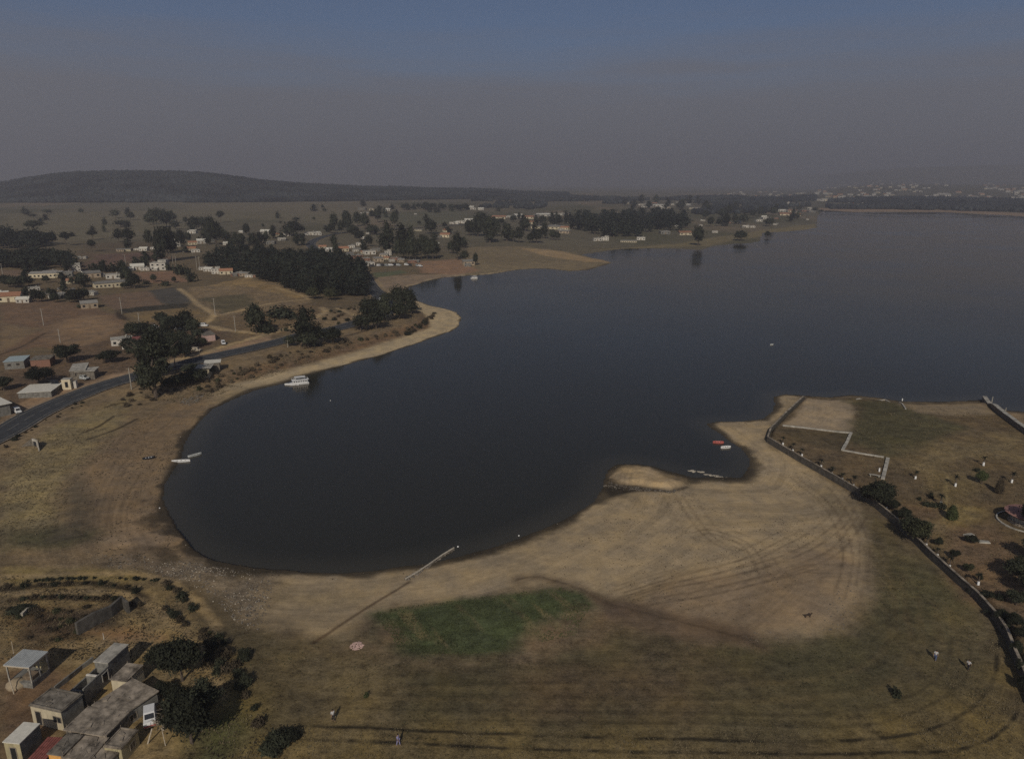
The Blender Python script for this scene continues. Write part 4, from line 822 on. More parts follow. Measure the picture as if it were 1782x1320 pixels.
for k, (pp, n, hm_, lab) in enumerate([([(1200,374),(1260,374),(1330,372),(1400,364),(1420,358),(1330,354),(1240,358)], 130, 15, 'hazy dark belt of trees behind the peninsula tip'), ([(835,362),(890,364),(955,363),(950,355),(890,354),(840,356)], 75, 12, 'hazy low wood on the far plain')]):
    P = at2(pp); q = g_.uniform(P.min(0), P.max(0), (4000, 2)); q = q[inside(q[:, 0], q[:, 1], P)][:n]
    tag(wood('tree_belt', np.concatenate([q, sample(GH, q[:, 0], q[:, 1])[:, None]], 1), hm_, 16, 80 + k), lab, 'woods')
P = at2([(820,350),(960,351),(1100,356),(1250,356),(1420,350),(1420,342),(1250,344),(1100,346),(960,342),(840,342)])
q = g_.uniform(P.min(0), P.max(0), (30000, 2)); q = q[inside(q[:, 0], q[:, 1], P)]; q = q[fbm(q[:, 0], q[:, 1], 260, 76) > 0.5][:2200]
tag(wood('plain_woods', np.concatenate([q, sample(GH, q[:, 0], q[:, 1])[:, None]], 1), 13, 19, 75), 'hazy scattered woods across the distant plain', 'woods')
# ---------------------------------------------------------------- houses of the near corner (measured roof corners)
def roof_rect(FL, FR, BL, Hh, gz=None):
    """rectangle on the ground under a roof whose corners were surveyed: origin, turn, width, depth, ground height"""
    p = at(*FL); gz = gz if gz is not None else p[2]
    for _ in range(4):
        a, b, c = (np.array(on_plane(*q, gz + Hh)) for q in (FL, FR, BL)); m = (a + b + c) / 3 + (b - a) * 0.2; gz = min(H(*m), H(*a), H(*b)) if gz is None else gz
    u = b - a; w = np.linalg.norm(u); ang = math.atan2(u[1], u[0]); v = c - a
    side = float(v @ np.array([-math.sin(ang), math.cos(ang)])); skew = float(v @ u) / w
    ang2 = ang - math.atan2(skew, side) * 0.5
    d = math.hypot(side, skew)
    return a, ang2, w, d, gz
def opening(parent, face, x, z, w, h, W, D, kind, frame='concrete', glass='glass_dark'):
    """a framed window or a door on the wall face f (front), r, l or b of a W x D block"""
    def T(px, q, pz):   # along the face, outwards, up
        return {'f': (px, -q, pz), 'b': (W - px, D + q, pz), 'r': (W + q, px, pz), 'l': (-q, D - px, pz)}[face]
    def slab(mb, x0, x1, q0, q1, z0, z1):
        v = [T(x0, q0, z0), T(x1, q0, z0), T(x1, q1, z0), T(x0, q1, z0), T(x0, q0, z1), T(x1, q0, z1), T(x1, q1, z1), T(x0, q1, z1)]
        mb.add(v, [(0, 3, 2, 1), (0, 1, 5, 4), (1, 2, 6, 5), (2, 3, 7, 6), (3, 0, 4, 7), (4, 5, 6, 7)])
    f = MB(); t = 0.09
    slab(f, x, x + t, -0.05, 0.05, z, z + h); slab(f, x + w - t, x + w, -0.05, 0.05, z, z + h); slab(f, x + t, x + w - t, -0.05, 0.05, z + h - t, z + h)
    if kind == 'window':
        slab(f, x + t, x + w - t, -0.05, 0.05, z, z + t); slab(f, x + w / 2 - .03, x + w / 2 + .03, -0.04, 0.045, z + t, z + h - t)
    o = f.build(kind if kind == 'window' else 'door', frame, parent)
    g = MB(); slab(g, x + t, x + w - t, -0.03, 0.02, z + (t if kind == 'window' else 0), z + h - t)
    g.build('pane' if kind == 'window' else 'leaf', glass, o)
    return o
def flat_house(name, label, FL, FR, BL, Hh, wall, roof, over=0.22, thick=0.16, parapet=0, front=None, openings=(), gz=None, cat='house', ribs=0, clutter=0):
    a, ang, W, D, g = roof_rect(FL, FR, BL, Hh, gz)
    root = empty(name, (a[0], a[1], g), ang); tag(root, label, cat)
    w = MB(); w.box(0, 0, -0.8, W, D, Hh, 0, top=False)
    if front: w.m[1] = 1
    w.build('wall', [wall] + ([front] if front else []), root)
    r = MB(); r.box(-over, -over, Hh, W + over, D + over, Hh + thick)
    if parapet:
        t = .16; z0, z1 = Hh + thick, Hh + thick + parapet
        r.box(0, 0, z0, W, t, z1); r.box(0, D - t, z0, W, D, z1); r.box(0, t, z0, t, D - t, z1); r.box(W - t, t, z0, W, D - t, z1)
    if ribs:
        for i in range(1, ribs): r.box(-over + (W + 2 * over) * i / ribs - .03, -over, Hh + thick, -over + (W + 2 * over) * i / ribs + .03, D + over, Hh + thick + .05)
    gg = np.random.default_rng(int(abs(a[0]) * 10))
    for _ in range(clutter):
        x, y = gg.uniform(.3, W - .8), gg.uniform(.3, D - .8); r.box(x, y, Hh + thick, x + gg.uniform(.2, .7), y + gg.uniform(.2, .9), Hh + thick + gg.uniform(.03, .12), rz=gg.uniform(0, 1.5), c=(x, y))
    for cx, cy in [(.1, .1), (W - .1, .1), (.1, D - .1), (W - .1, D - .1)]:
        if clutter: r.tube((cx, cy, Hh + thick), (cx + gg.uniform(-.05, .05), cy, Hh + thick + gg.uniform(.35, .7)), .03, .03, 5)
    r.build('roof', roof, root)
    for face, x, z, ow, oh, kind in openings:
        L = W if face in 'fb' else D
        opening(root, face, x * L, z, ow, oh, W, D, kind)
    return root, W, D
# C: yellow fronted house
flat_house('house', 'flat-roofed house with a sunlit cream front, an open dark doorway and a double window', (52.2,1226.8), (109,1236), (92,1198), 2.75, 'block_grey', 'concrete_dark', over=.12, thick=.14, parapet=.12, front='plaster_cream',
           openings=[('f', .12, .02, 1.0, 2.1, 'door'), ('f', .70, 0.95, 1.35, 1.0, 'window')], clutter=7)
# D: broad slab roof
flat_house('house', 'low house under the broadest bare concrete slab roof, beside the white van', (163,1227), (213,1244), (236,1186), 2.6, 'block_grey', 'concrete', over=.2, clutter=3, openings=[('r', .25, .9, 1.1, 1.0, 'window')])
# E: slab in front
flat_house('house', 'low house with a square concrete slab roof in front of the broad one', (114,1269), (178,1285), (150,1231), 2.55, 'concrete_dark', 'concrete', over=.2, openings=[('f', .6, .0, .9, 2.0, 'door')], clutter=2)
# F: narrow roof
flat_house('house', 'narrow lean house with a tan concrete roof squeezed beside the grey one', (193,1182), (221,1184.5), (223.6,1155), 2.2, 'plaster_cream', 'concrete', over=.1, clutter=1)
# G: corner house
flat_house('house', 'small house with a smooth grey roof and a yellow front in the lowest corner', (6,1290.8), (31,1296), (37,1257), 2.6, 'block_grey', 'sheet_pale', over=.08, thick=.12, front='plaster_yellow', openings=[('f', .3, .0, .9, 2.0, 'door')])
# H: red metal roof
flat_house('shed', 'lean-to shed with a rusty red sheet roof between two grey houses', (50,1321), (76,1323), (82,1283), 1.7, 'brick', 'sheet_red', over=.12, thick=.06, cat='shed', ribs=7)
# I: orange front
a_ = flat_house('house', 'low house with a bright orange front and a cluttered grey roof', (84,1311), (104,1319), (109,1277), 2.4, 'plaster_orange', 'concrete_dark', over=.12, clutter=5)
flat_house('house', 'patched low house with a brown-grey roof joined to the orange-fronted one', (108,1318), (150,1329), (133,1281), 2.3, 'block_grey', 'concrete', over=.1, clutter=6)
# J: yellow side wall
flat_house('house', 'small house with a yellow side wall and a dark side window near the leaning poles', (181,1299), (209,1305), (208,1267), 2.4, 'plaster_yellow', 'concrete', over=.08, parapet=.1, openings=[('r', .45, .9, 1.0, .9, 'window'), ('f', .2, .0, .9, 2.0, 'door')], clutter=3)
flat_house('house', 'low tan slab-roofed house at the bottom edge among the others', (142,1322), (180,1333), (168,1300), 2.1, 'block_grey', 'concrete', over=.12, clutter=4)
# B: long grey house, roofed only at the far end
def grey_house():
    a, ang, W, D, g = roof_rect((164,1151), (187.5,1154), (199,1119.5), 3.0)
    L = D * 1.15                                                # roofless rooms continue towards the viewer
    root = tag(empty('house', (a[0], a[1], g), ang), 'long grey block house roofed only at its far end, with open rooms in front', 'house')
    w = MB(); t = .2
    w.box(0, 0, -.8, t, D, 3.0, top=False); w.box(W - t, 0, -.8, W, D, 3.0, top=False); w.box(t, 0, -.8, W - t, t, 3.0, top=False); w.box(t, D - t, -.8, W - t, D, 3.0, top=False)
    w.build('wall', 'block_grey', root)
    r = MB(); r.box(-.1, -.1, 3.0, W + .1, D + .1, 3.15); r.build('roof', 'concrete_pale', root)
    o = MB(); hw = 2.55
    o.box(0, -L, -.8, t, -.003, hw - .5); o.box(W - t, -L, -.8, W, -.003, hw); o.box(t, -L, -.8, W - t, -L + t, hw - .4); o.box(t, -L * .42, -.8, W - t, -L * .42 + t, hw - .25)
    ob = o.build('roofless_wall', 'block_grey', root)
    c = MB(); c.box(t + .02, -L * .42 - .03, hw - .25, W - t - .1, -L * .42 + t + .03, hw - .08); c.build('coping', 'plaster_white', ob)
    f = MB(); f.box(t, -L + t, .05, W - t, -.01, .1); f.build('floor', 'wood', root)
    f = MB(); y0 = -L * .30; f.box(W + .003, y0, 1.0, W + .05, y0 + .12, 2.2); f.box(W + .003, y0 + 1.1, .6, W + .05, y0 + 1.24, 2.3); f.box(W + .003, y0 + .12, 2.1, W + .05, y0 + 1.1, 2.2); wf = f.build('window', 'plaster_white', root)
    f = MB(); f.box(W - .01, y0 + .12, 1.0, W + .02, y0 + 1.1, 2.1); f.build('pane', 'glass_dark', wf)
grey_house()
# A: sheet canopy on a plinth
def canopy():
    a, ang, W, D, g = roof_rect((8.4,1155.5), (50.5,1159), (41,1130), 3.6)
    root = tag(empty('canopy', (a[0], a[1], g), ang), 'open shelter with a flat grey sheet roof on thin pale posts over a block plinth', 'shelter')
    r = MB(); r.box(-.15, -.15, 3.55, W + .15, D + .15, 3.62)
    for i in range(1, 12): r.box(-.15 + (W + .3) * i / 12 - .02, -.15, 3.62, -.15 + (W + .3) * i / 12 + .02, D + .15, 3.66)
    r.build('roof', 'sheet_grey', root)
    b = MB(); b.box(-.15, -.15, 3.38, W + .15, -.05, 3.55); b.box(W + .05, -.05, 3.38, W + .15, D + .15, 3.55); b.box(W - .55, .2, 2.75, W - .45, D - .1, 2.85); b.build('beam', 'wood_pale', root)
    for x, y in ((.1, .1), (W - .1, .1), (.1, D - .1), (W - .1, D - .1), (W - .1, D * .5)):
        p = MB(); p.box(x - .08, y - .08, .9, x + .08, y + .08, 3.38, top=False); p.build('post', 'concrete_pale', root)
    p = MB(); p.box(0, 0, -.8, W, D, .9); p.build('plinth', 'block_grey', root)
    q = MB(); q.box(W * .45, D - .18, .9, W - .2, D - .05, 2.0); q.box(W - .15, D * .62, .9, W - .03, D - .2, 2.0); q.build('back_wall', 'plaster_yellow', root)
    s = MB(); s.box(W * .5, D * .15, .9, W - .3, D * .55, 1.5); s.build('bench', 'wood', root)
canopy()
def heap(name, label, px, py, r, h, mat, seed, cat='heap'):
    p = at(px, py); m = MB(); g = np.random.default_rng(seed)
    m.blob((0, 0, h * .12), (r, r * .85, h), seed, 3, .10); o = m.build(name, mat, None, p, 0.4, smooth=True)
    return tag(o, label, cat)
heap('sand_heap', 'tan heap of building sand in front of the grey-roofed shelter', 30, 1192, 1.35, 1.0, 'sand_heap', 3)
def pole(name, label, px, py, h, r, mat, lean=(0, 0), cat='pole', group=None, arm=None):
    p = at(px, py); root = tag(empty(name, p), label, cat, group)
    m = MB(); m.tube((0, 0, -.4), (lean[0], lean[1], h), r, r * .75, 8); m.build('shaft', mat, root)
    if arm:
        c = MB(); c.box(lean[0] - arm, lean[1] - .06, h - .55, lean[0] + arm, lean[1] + .06, h - .42); c.build('crossarm', 'wood', root)
        c = MB()
        for x in (-.9 * arm, 0, .9 * arm): c.tube((lean[0] + x, lean[1], h - .42), (lean[0] + x, lean[1], h - .24), .05, .04, 6)
        c.build('insulators', 'plaster_white', root)
    return root
pole('post', 'thin pale post leaning beside the sand heap', 25, 1207, 2.4, .07, 'wood_pale', (-.45, .25), 'post')
pole('post', 'thin grey post standing behind the flat grey sheet roof', 24, 1138, 2.2, .05, 'wood_pale', (0, .1), 'post')
pole('post', 'thin leaning pale pole in front of the dry tree', 288.5, 1297, 2.4, .06, 'wood_pale', (-.35, .3), 'post')
pole('post', 'thick bent pale timber propped near the yellow side wall', 255, 1294, 1.9, .11, 'wood_pale', (.7, .5), 'post')
pole('post', 'small white post by the terrace behind the grey house', 181, 1112, 1.1, .06, 'plaster_white', (0, 0), 'post')
# dry leafless tree
def dry_tree(px, py, h, label):
    p = at(px, py); root = tag(empty('dry_tree', p), label, 'tree'); g = np.random.default_rng(8); m = MB()
    m.tube((0, 0, -.3), (.1, .1, h * .35), .12, .09, 7); m.build('trunk', 'bark_pale', root)
    b = MB()
    for k in range(26):
        a = g.uniform(0, 6.28); z = h * g.uniform(.2, .45); L = h * g.uniform(.25, .6); e = (math.cos(a) * L * .7, math.sin(a) * L * .7, z + L * g.uniform(.2, .9))
        b.tube((.1, .1, z), e, .05, .02, 5)
        for _ in range(4): b.tube(e, (e[0] + g.normal() * .35, e[1] + g.normal() * .35, e[2] + g.uniform(-.1, .5)), .022, .01, 4)
    b.build('branches', 'bark_pale', root)
    l = MB(); crown_faces(l, [(0, 0, h * .5, 1.0, 1.0, .8)], 40, 4, .14, 3, core=0); l.build('crown', 'leaf_brown', root)
dry_tree(284, 1270, 2.8, 'dry half-bare tree with pale twigs beside the white van')
# white van facing the viewpoint
def van(px, py, label, mat='paint_white', name='van', turn=0.0, cat='van', s=1.0):
    p = at(px, py); root = tag(empty(name, p, face_cam(p) + turn), label, cat); root.scale = (s, s, s)
    def hull(mb, prof, w, inset=.12):      # side profile (y, z) swept across the width, narrower above the waist
        n = len(prof)
        def wx(z): return w / 2 - (inset if z > 1.0 else 0)
        v = [(-wx(z), y, z) for y, z in prof] + [(wx(z), y, z) for y, z in prof]
        mb.add(v, [tuple(range(n)), tuple(range(2 * n - 1, n - 1, -1))] + [(i, n + i, n + (i + 1) % n, (i + 1) % n) for i in range(n)])
    b = MB(); hull(b, [(-2.2, .35), (-2.25, .75), (-2.1, 1.0), (-1.35, 1.12), (-.75, 1.85), (-.5, 1.95), (2.0, 1.95), (2.2, 1.8), (2.25, .4)], 1.8)
    o = b.build('body', mat, root); bv = o.modifiers.new('edge', 'BEVEL'); bv.width = .05; bv.segments = 2
    g = MB(); g.add([(-.68, -1.32, 1.16), (.68, -1.32, 1.16), (.64, -.81, 1.80), (-.64, -.81, 1.80)], [(0, 1, 2, 3)]); g.v = [(x, y - .03, z + .03) for x, y, z in g.v]; g.build('windscreen', 'glass_dark', root)
    for sx in (-1, 1):
        g = MB(); x = sx * .79; g.add([(x, -.7, 1.2), (x, 1.9, 1.2), (x, 1.9, 1.75), (x, -.4, 1.75)], [(0, 1, 2, 3)]); g.build('side_window', 'glass_dark', root)
        h = MB(); h.box(sx * .6 - .16, -2.29, .72, sx * .6 + .16, -2.2, .9); h.build('headlight', 'sheet_grey', root)
        for y in (-1.5, 1.5):
            w = MB(); w.tube((sx * .74, y, .33), (sx * .93, y, .33), .33, .33, 14); t = w.build('wheel', 'rubber', root)
            w = MB(); w.tube((sx * .9, y, .33), (sx * .95, y, .33), .18, .18, 10); w.build('rim', 'sheet_grey', t)
    u = MB(); u.box(-.85, -2.34, .36, .85, -2.22, .58); u.build('bumper', 'paint_red' if name == 'van' else 'paint_dark', root)
    return root
van(262, 1254, 'white van with a red front bumper parked between the slab roof and the dark trees', turn=-.1, s=.84).scale = (.84, .64, .86)
# stone walls and ruins of the waste ground
def run_wall(name, label, pts, h, t, mat, cat='wall', cap=None, base=-.6, rough=0.0, up=0.0, world=False, group=None, follow=True, seed=1):
    P = np.array(pts, float) if world else np.array([at(x, y)[:2] for x, y in pts])
    segs = []
    for a, b in zip(P[:-1], P[1:]):
        n = max(1, int(np.linalg.norm(b - a) / 1.6)); segs += [a + (b - a) * k / n for k in range(n)]
    segs.append(P[-1]); S = np.array(segs); g = np.random.default_rng(seed)
    T = np.gradient(S, axis=0); T /= np.linalg.norm(T, axis=1)[:, None] + 1e-9; Nn = np.stack([-T[:, 1], T[:, 0]], 1)
    z = np.array([H(*q) for q in S]); ztop = z + h + g.uniform(-rough, rough, len(S)) + up
    o0 = S[0]
    def strip(mb, q0, q1, zb, zt):
        n = len(S); v = []
        for k in range(n):
            l, r_ = S[k] + Nn[k] * q1 - o0, S[k] + Nn[k] * q0 - o0
            v += [(l[0], l[1], zb[k]), (r_[0], r_[1], zb[k]), (r_[0], r_[1], zt[k]), (l[0], l[1], zt[k])]
        f = []
        for k in range(n - 1):
            i, j = 4 * k, 4 * (k + 1); f += [(i, i + 1, j + 1, j), (i + 1, i + 2, j + 2, j + 1), (i + 2, i + 3, j + 3, j + 2), (i + 3, i, j, j + 3)]
        f += [(0, 3, 2, 1), (4 * n - 4, 4 * n - 3, 4 * n - 2, 4 * n - 1)]
        mb.add(v, f)
    if cap:
        root = tag(empty(name, (o0[0], o0[1], 0)), label, cat, group)
        m = MB(); strip(m, -t / 2, t / 2, z + base, ztop); m.build('wall_body', mat, root)
        c = MB(); strip(c, -t / 2 - .08, t / 2 + .08, ztop + .003, ztop + .14); c.build('coping', cap, root); return root
    m = MB(); strip(m, -t / 2, t / 2, z + base, ztop); return tag(m.build(name, mat, None, (o0[0], o0[1], 0)), label, cat, group)
run_wall('stone_wall', 'ruined grey stone wall with a bright broken top on the waste ground', [(135,1104),(165,1088),(194,1072),(215,1058),(224,1066)], 2.1, .5, 'wall_dark', rough=.25, base=-1.0)
run_wall('stone_wall', 'remains of a pale low wall by the green bush on the waste ground', [(38,1073),(48,1064),(60,1058)], .6, .4, 'stone_pale', rough=.2)
run_wall('stone_wall', 'block yard wall along the long grey house', [(96,1201),(120,1183),(143,1163),(163,1150)], .7, .2, 'block_grey', rough=.1)
# pale rubble and bricks
def rubble(name, label, px, py, r, n, size, mat, seed, cat='rubble', flat=.6, kind=None, ell=1.0):
    p = at(px, py); g = np.random.default_rng(seed); m = MB()
    for _ in range(n):
        a, d = g.uniform(0, 6.28), r * math.sqrt(g.uniform()); x, y = math.cos(a) * d * ell, math.sin(a) * d; s = size * g.uniform(.5, 1.4)
        z = H(p[0] + x, p[1] + y) - p[2] + max(0, (1 - d / r)) * r * .18
        m.blob((x, y, z + s * .2), (s, s * g.uniform(.6, 1), s * flat), int(g.integers(1e6)), 1, .25)
    return tag(m.build(name, mat, None, p), label, cat, None, kind)
rubble('brick_heap', 'low heap of pinkish broken brick at the edge of the green patch', 621, 1123, 1.05, 90, .15, 'plaster_pink', 4, 'heap')
# stones of the lake margin
def stones(name, label, poly, n, lo_, hi_, mat, seed):
    P = at2(poly); g = np.random.default_rng(seed); q = g.uniform(P.min(0), P.max(0), (n * 6, 2)); q = q[inside(q[:, 0], q[:, 1], P)]
    w = fbm(q[:, 0], q[:, 1], 7, 33); q = q[w + g.uniform(-.2, .2, len(q)) > .40][:n]; m = MB(); zs = sample(GH, q[:, 0], q[:, 1])
    for (x, y), z in zip(q, zs):
        s = lo_ * (hi_ / lo_) ** (g.uniform() ** 2); m.blob((x, y, z + s * .15), (s, s * g.uniform(.6, 1), s * .7), int(g.integers(1e6)), 1, .22)
    return tag(m.build(name, mat), label, 'stones', None, 'stuff')
stones('shore_stones', 'grey and tan stones strewn along the lake margin', [(150,958),(240,965),(330,978),(400,988),(470,1000),(475,1040),(450,1095),(410,1080),(370,1040),(330,1010),(250,995),(150,982)], 1100, .05, .26, 'stone', 5)
stones('shore_pebbles', 'pale stones strewn between the track and the stony shore', [(200,965),(330,980),(440,998),(470,1040),(430,1100),(390,1060),(330,1015)], 500, .04, .15, 'stone_pale', 6)
stones('scattered_stones', 'loose dark stones along the edge of the sand flat', [(1440,1040),(1490,1010),(1500,1060),(1470,1100),(1400,1110),(1240,1120),(1240,1110),(1400,1090)], 160, .06, .18, 'stone', 7)
stones('bank_rocks', 'pale broken rocks on the bank below the huge eucalyptus', [(310,700),(330,690),(355,684),(352,694),(330,706)], 140, .15, .6, 'stone', 8)
stones('sandbank_rocks', 'rocks along the foot of the sandbank', [(1048,846),(1060,838),(1110,848),(1165,854),(1200,846),(1170,858),(1110,854),(1062,850)], 160, .12, .4, 'stone', 9)
# ---------------------------------------------------------------- the park: retaining wall, low kerbs, kiosk, white-footed palms
def park_wall():
    S = []
    for a, b in zip(PARK_LINE[:-1], PARK_LINE[1:]):
        n = max(1, int(np.linalg.norm(b - a) / 2)); S += [a + (b - a) * k / n for k in range(n)]
    S = np.array(S + [PARK_LINE[-1]]); T = np.gradient(S, axis=0); T /= np.linalg.norm(T, axis=1)[:, None]; N = np.stack([-T[:, 1], T[:, 0]], 1)   # N points into the park or out of it
    if inside(*(np.array([v]) for v in (S[30] + N[30] * 3)), PARK)[0]: N = -N                                                                    # make it point to the lake side
    base = np.array([H(*(q + n * 1.2)) for q, n in zip(S, N)]); park = np.array([H(*(q - n * 2.5)) for q, n in zip(S, N)])
    top = np.maximum(park + .02, base + .4); o = S[0]; root = tag(empty('retaining_wall', (o[0], o[1], 0)), 'long grey retaining wall with a pale coping between the beach and the park', 'wall')
    def strip(mb, q0, q1, zb, zt):
        v = []
        for k in range(len(S)):
            a, b = S[k] + N[k] * q0 - o, S[k] + N[k] * q1 - o; v += [(a[0], a[1], zb[k]), (b[0], b[1], zb[k]), (b[0], b[1], zt[k]), (a[0], a[1], zt[k])]
        f = []
        for k in range(len(S) - 1):
            i, j = 4 * k, 4 * k + 4; f += [(i, i + 1, j + 1, j), (i + 1, i + 2, j + 2, j + 1), (i + 2, i + 3, j + 3, j + 2), (i + 3, i, j, j + 3)]
        mb.add(v, f + [(0, 3, 2, 1), tuple(4 * len(S) - 4 + i for i in range(4))])
    m = MB(); strip(m, .05, .38, base - 1.0, top); m.build('wall_body', 'wall_dark', root)
    c = MB(); strip(c, -.0, .43, top + .003, top + .10); c.build('coping', 'concrete', root)
park_wall()
run_wall('low_wall', 'low pale kerb between the sand court and the brown lawn in the park', [(1362,741),(1400,745),(1440,750),(1481,754)], .35, .35, 'concrete_pale', base=-.3, up=.05)
run_wall('low_wall', 'short pale kerb stepping down to the brown lawn in the park', [(1481,754),(1474,770),(1466,784)], .45, .7, 'concrete_pale', base=-.3)
run_wall('low_wall', 'pale kerb along the upper side of the brown lawn in the park', [(1466,784),(1500,790),(1538,796)], .35, .35, 'concrete_pale', base=-.3)
run_wall('low_wall', 'widest pale kerb, running down beside the small bench in the park', [(1545,798),(1541,815),(1536,834)], .4, .8, 'concrete_pale', base=-.3)
run_wall('low_wall', 'low kerb along the water side of the park lawn', [(1490,695),(1540,696),(1570,703),(1576,712)], .3, .4, 'concrete_pale', base=-.3)
run_wall('sea_wall', 'dark slab-sided sea wall topped with pale concrete at the park corner', [(1712,697),(1730,712),(1748,727),(1768,742),(1800,764),(1850,798)], 1.5, 1.1, 'stone', cap='concrete_pale', base=-1.5)
pole('mooring_post', 'pale mooring post at the outer end of the sea wall', 1725, 703, 2.6, .16, 'concrete_pale', (.1, 0), 'post')
pole('mooring_post', 'pale mooring post half way along the sea wall', 1748, 722, 2.4, .16, 'concrete_pale', (.1, 0), 'post')
pole('white_post', 'square white post by the low kerb and bench in the park', 1530, 820, .9, .22, 'limewash', cat='post')
pole('white_post', 'white marker post at the water side of the park', 1570, 697, .8, .2, 'limewash', cat='post')
def bench():
    p = at(1522, 829); root = tag(empty('bench', p, face_cam(p)), 'pale concrete bench on the brown park lawn', 'bench')
    m = MB(); m.box(-1.2, -.25, .42, 1.2, .25, .54); m.build('seat', 'concrete_pale', root)
    for x in (-.9, .9):
        m = MB(); m.box(x - .12, -.2, -.2, x + .12, .2, .42, top=False); m.build('leg', 'concrete_pale', root)
bench()
for (px, py), lab, rz in [((1686,931), 'pale flat concrete slab lying by a dark park bush', .3), ((1712,943), 'tan flat stone slab lying in the reddish park soil', -.2)]:
    p = at(px, py); m = MB(); m.box(-1.0, -.5, -.1, 1.0, .5, .22); o = m.build('stone_slab', 'concrete_pale', None, p, rz); bv = o.modifiers.new('edge', 'BEVEL'); bv.width = .05; tag(o, lab, 'slab')
def palm_proto(seed, h=2.6):
    g = np.random.default_rng(seed); t, w, c = MB(), MB(), MB()
    w.tube((0, 0, -.3), (0, 0, .85), .24, .2, 9); t.tube((0, 0, .85), (.06, .04, h), .13, .10, 8)
    for k in range(22):
        a = g.uniform(0, 6.28); L = g.uniform(.7, 1.05); el = g.uniform(-.5, 1.1); p = Vector((.06, .04, h)); d = Vector((math.cos(a) * math.cos(el), math.sin(a) * math.cos(el), math.sin(el))); s = Vector((-math.sin(a), math.cos(a), 0))
        for j in range(4):
            q = p + d * L / 4; d = (d + Vector((0, 0, -.32))).normalized(); wd = .17 * (1 - j / 4.5); c.add([p - s * wd, p + s * wd, q + s * wd * .75, q - s * wd * .75], [(0, 1, 2, 3)]); p = q
    return t.mesh('trunk', 'bark'), w.mesh('limewashed_foot', 'limewash'), c.mesh('crown', 'leaf_dark')
PALMS = [palm_proto(s, h) for s, h in ((1, 2.3), (2, 2.6), (3, 2.0))]
def palm(px, py, label, group=None, s=1.0):
    p = at(px, py); root = tag(empty('young_palm', (p[0], p[1], p[2] - .05), random.uniform(0, 6)), label, 'palm', group); root.scale = (s, s, s * random.uniform(.9, 1.1))
    for nm, me in zip(('trunk', 'limewashed_foot', 'crown'), random.choice(PALMS)): put(link(nm, me), root)
for x, y in [(497,350),(550,386),(598,413),(700,473),(756,510),(812,541),(871,576)]:
    palm(*C8(x, y), 'young palm with a whitewashed foot in the row behind the park wall', 'palms in a row behind the wall')
for x, y in [(755,748),(865,857),(988,962)]:
    palm(*D1(x, y), 'young palm with a whitewashed foot near the lower stretch of the wall', 'palms near the lower wall', .85)
palm(*C8(1203, 529), 'young palm alone in the yellow middle of the park'); palm(*C8(1416, 569), 'young palm in the open park between the yellow grass and the sapling'); palm(*C8(1565, 459), 'young palm farthest up the open park, towards the sea wall', s=1.1)
palm(*C8(1716, 549), 'young palm above the pink-roofed kiosk'); palm(*C8(1337, 672), 'young palm standing among low dark shrubs', s=1.2); palm(*D1(1275, 1130), 'young palm on the reddish soil above the wall', s=.9)
palm(*D1(140, 225), 'young palm half hidden under the clump at the wall', s=.9); palm(*D1(363, 375), 'young palm beside the wall between the two clumps', s=.7); palm(*D1(447, 465), 'young palm hidden by the second clump at the wall', s=.7)
def kiosk():
    p = at(1788, 909); root = tag(empty('kiosk', p), 'round park kiosk with a faded pink cone roof under a dark tree', 'kiosk')
    m = MB(); m.lathe([(5.4, -.4), (5.4, .12), (5.1, .14), (5.1, .12)], 32); m.build('kerb_ring', 'concrete_pale', root)
    m = MB(); m.lathe([(3.4, -.4), (3.4, .55), (0, .56)], 24); m.build('platform', 'concrete', root)
    for k in range(8):
        a = k * math.pi / 4; m = MB(); m.tube((3.1 * math.cos(a), 3.1 * math.sin(a), .56), (3.1 * math.cos(a), 3.1 * math.sin(a), 2.2), .13, .12, 8); m.build('column', 'concrete_pale', root)
    m = MB(); m.lathe([(3.0, .56), (3.0, 1.35), (2.9, 1.35), (2.9, .56)], 24); m.build('parapet', 'concrete_pale', root)
    m = MB(); m.lathe([(4.2, 2.0), (4.25, 2.1), (2.2, 2.5), (.3, 2.8), (0, 2.83)], 24); r = m.build('roof', 'roof_pink', root)
    m = MB(); m.lathe([(.3, 2.78), (.3, 2.95), (0, 3.2)], 10); m.build('finial', 'roof_pink', r)
kiosk()
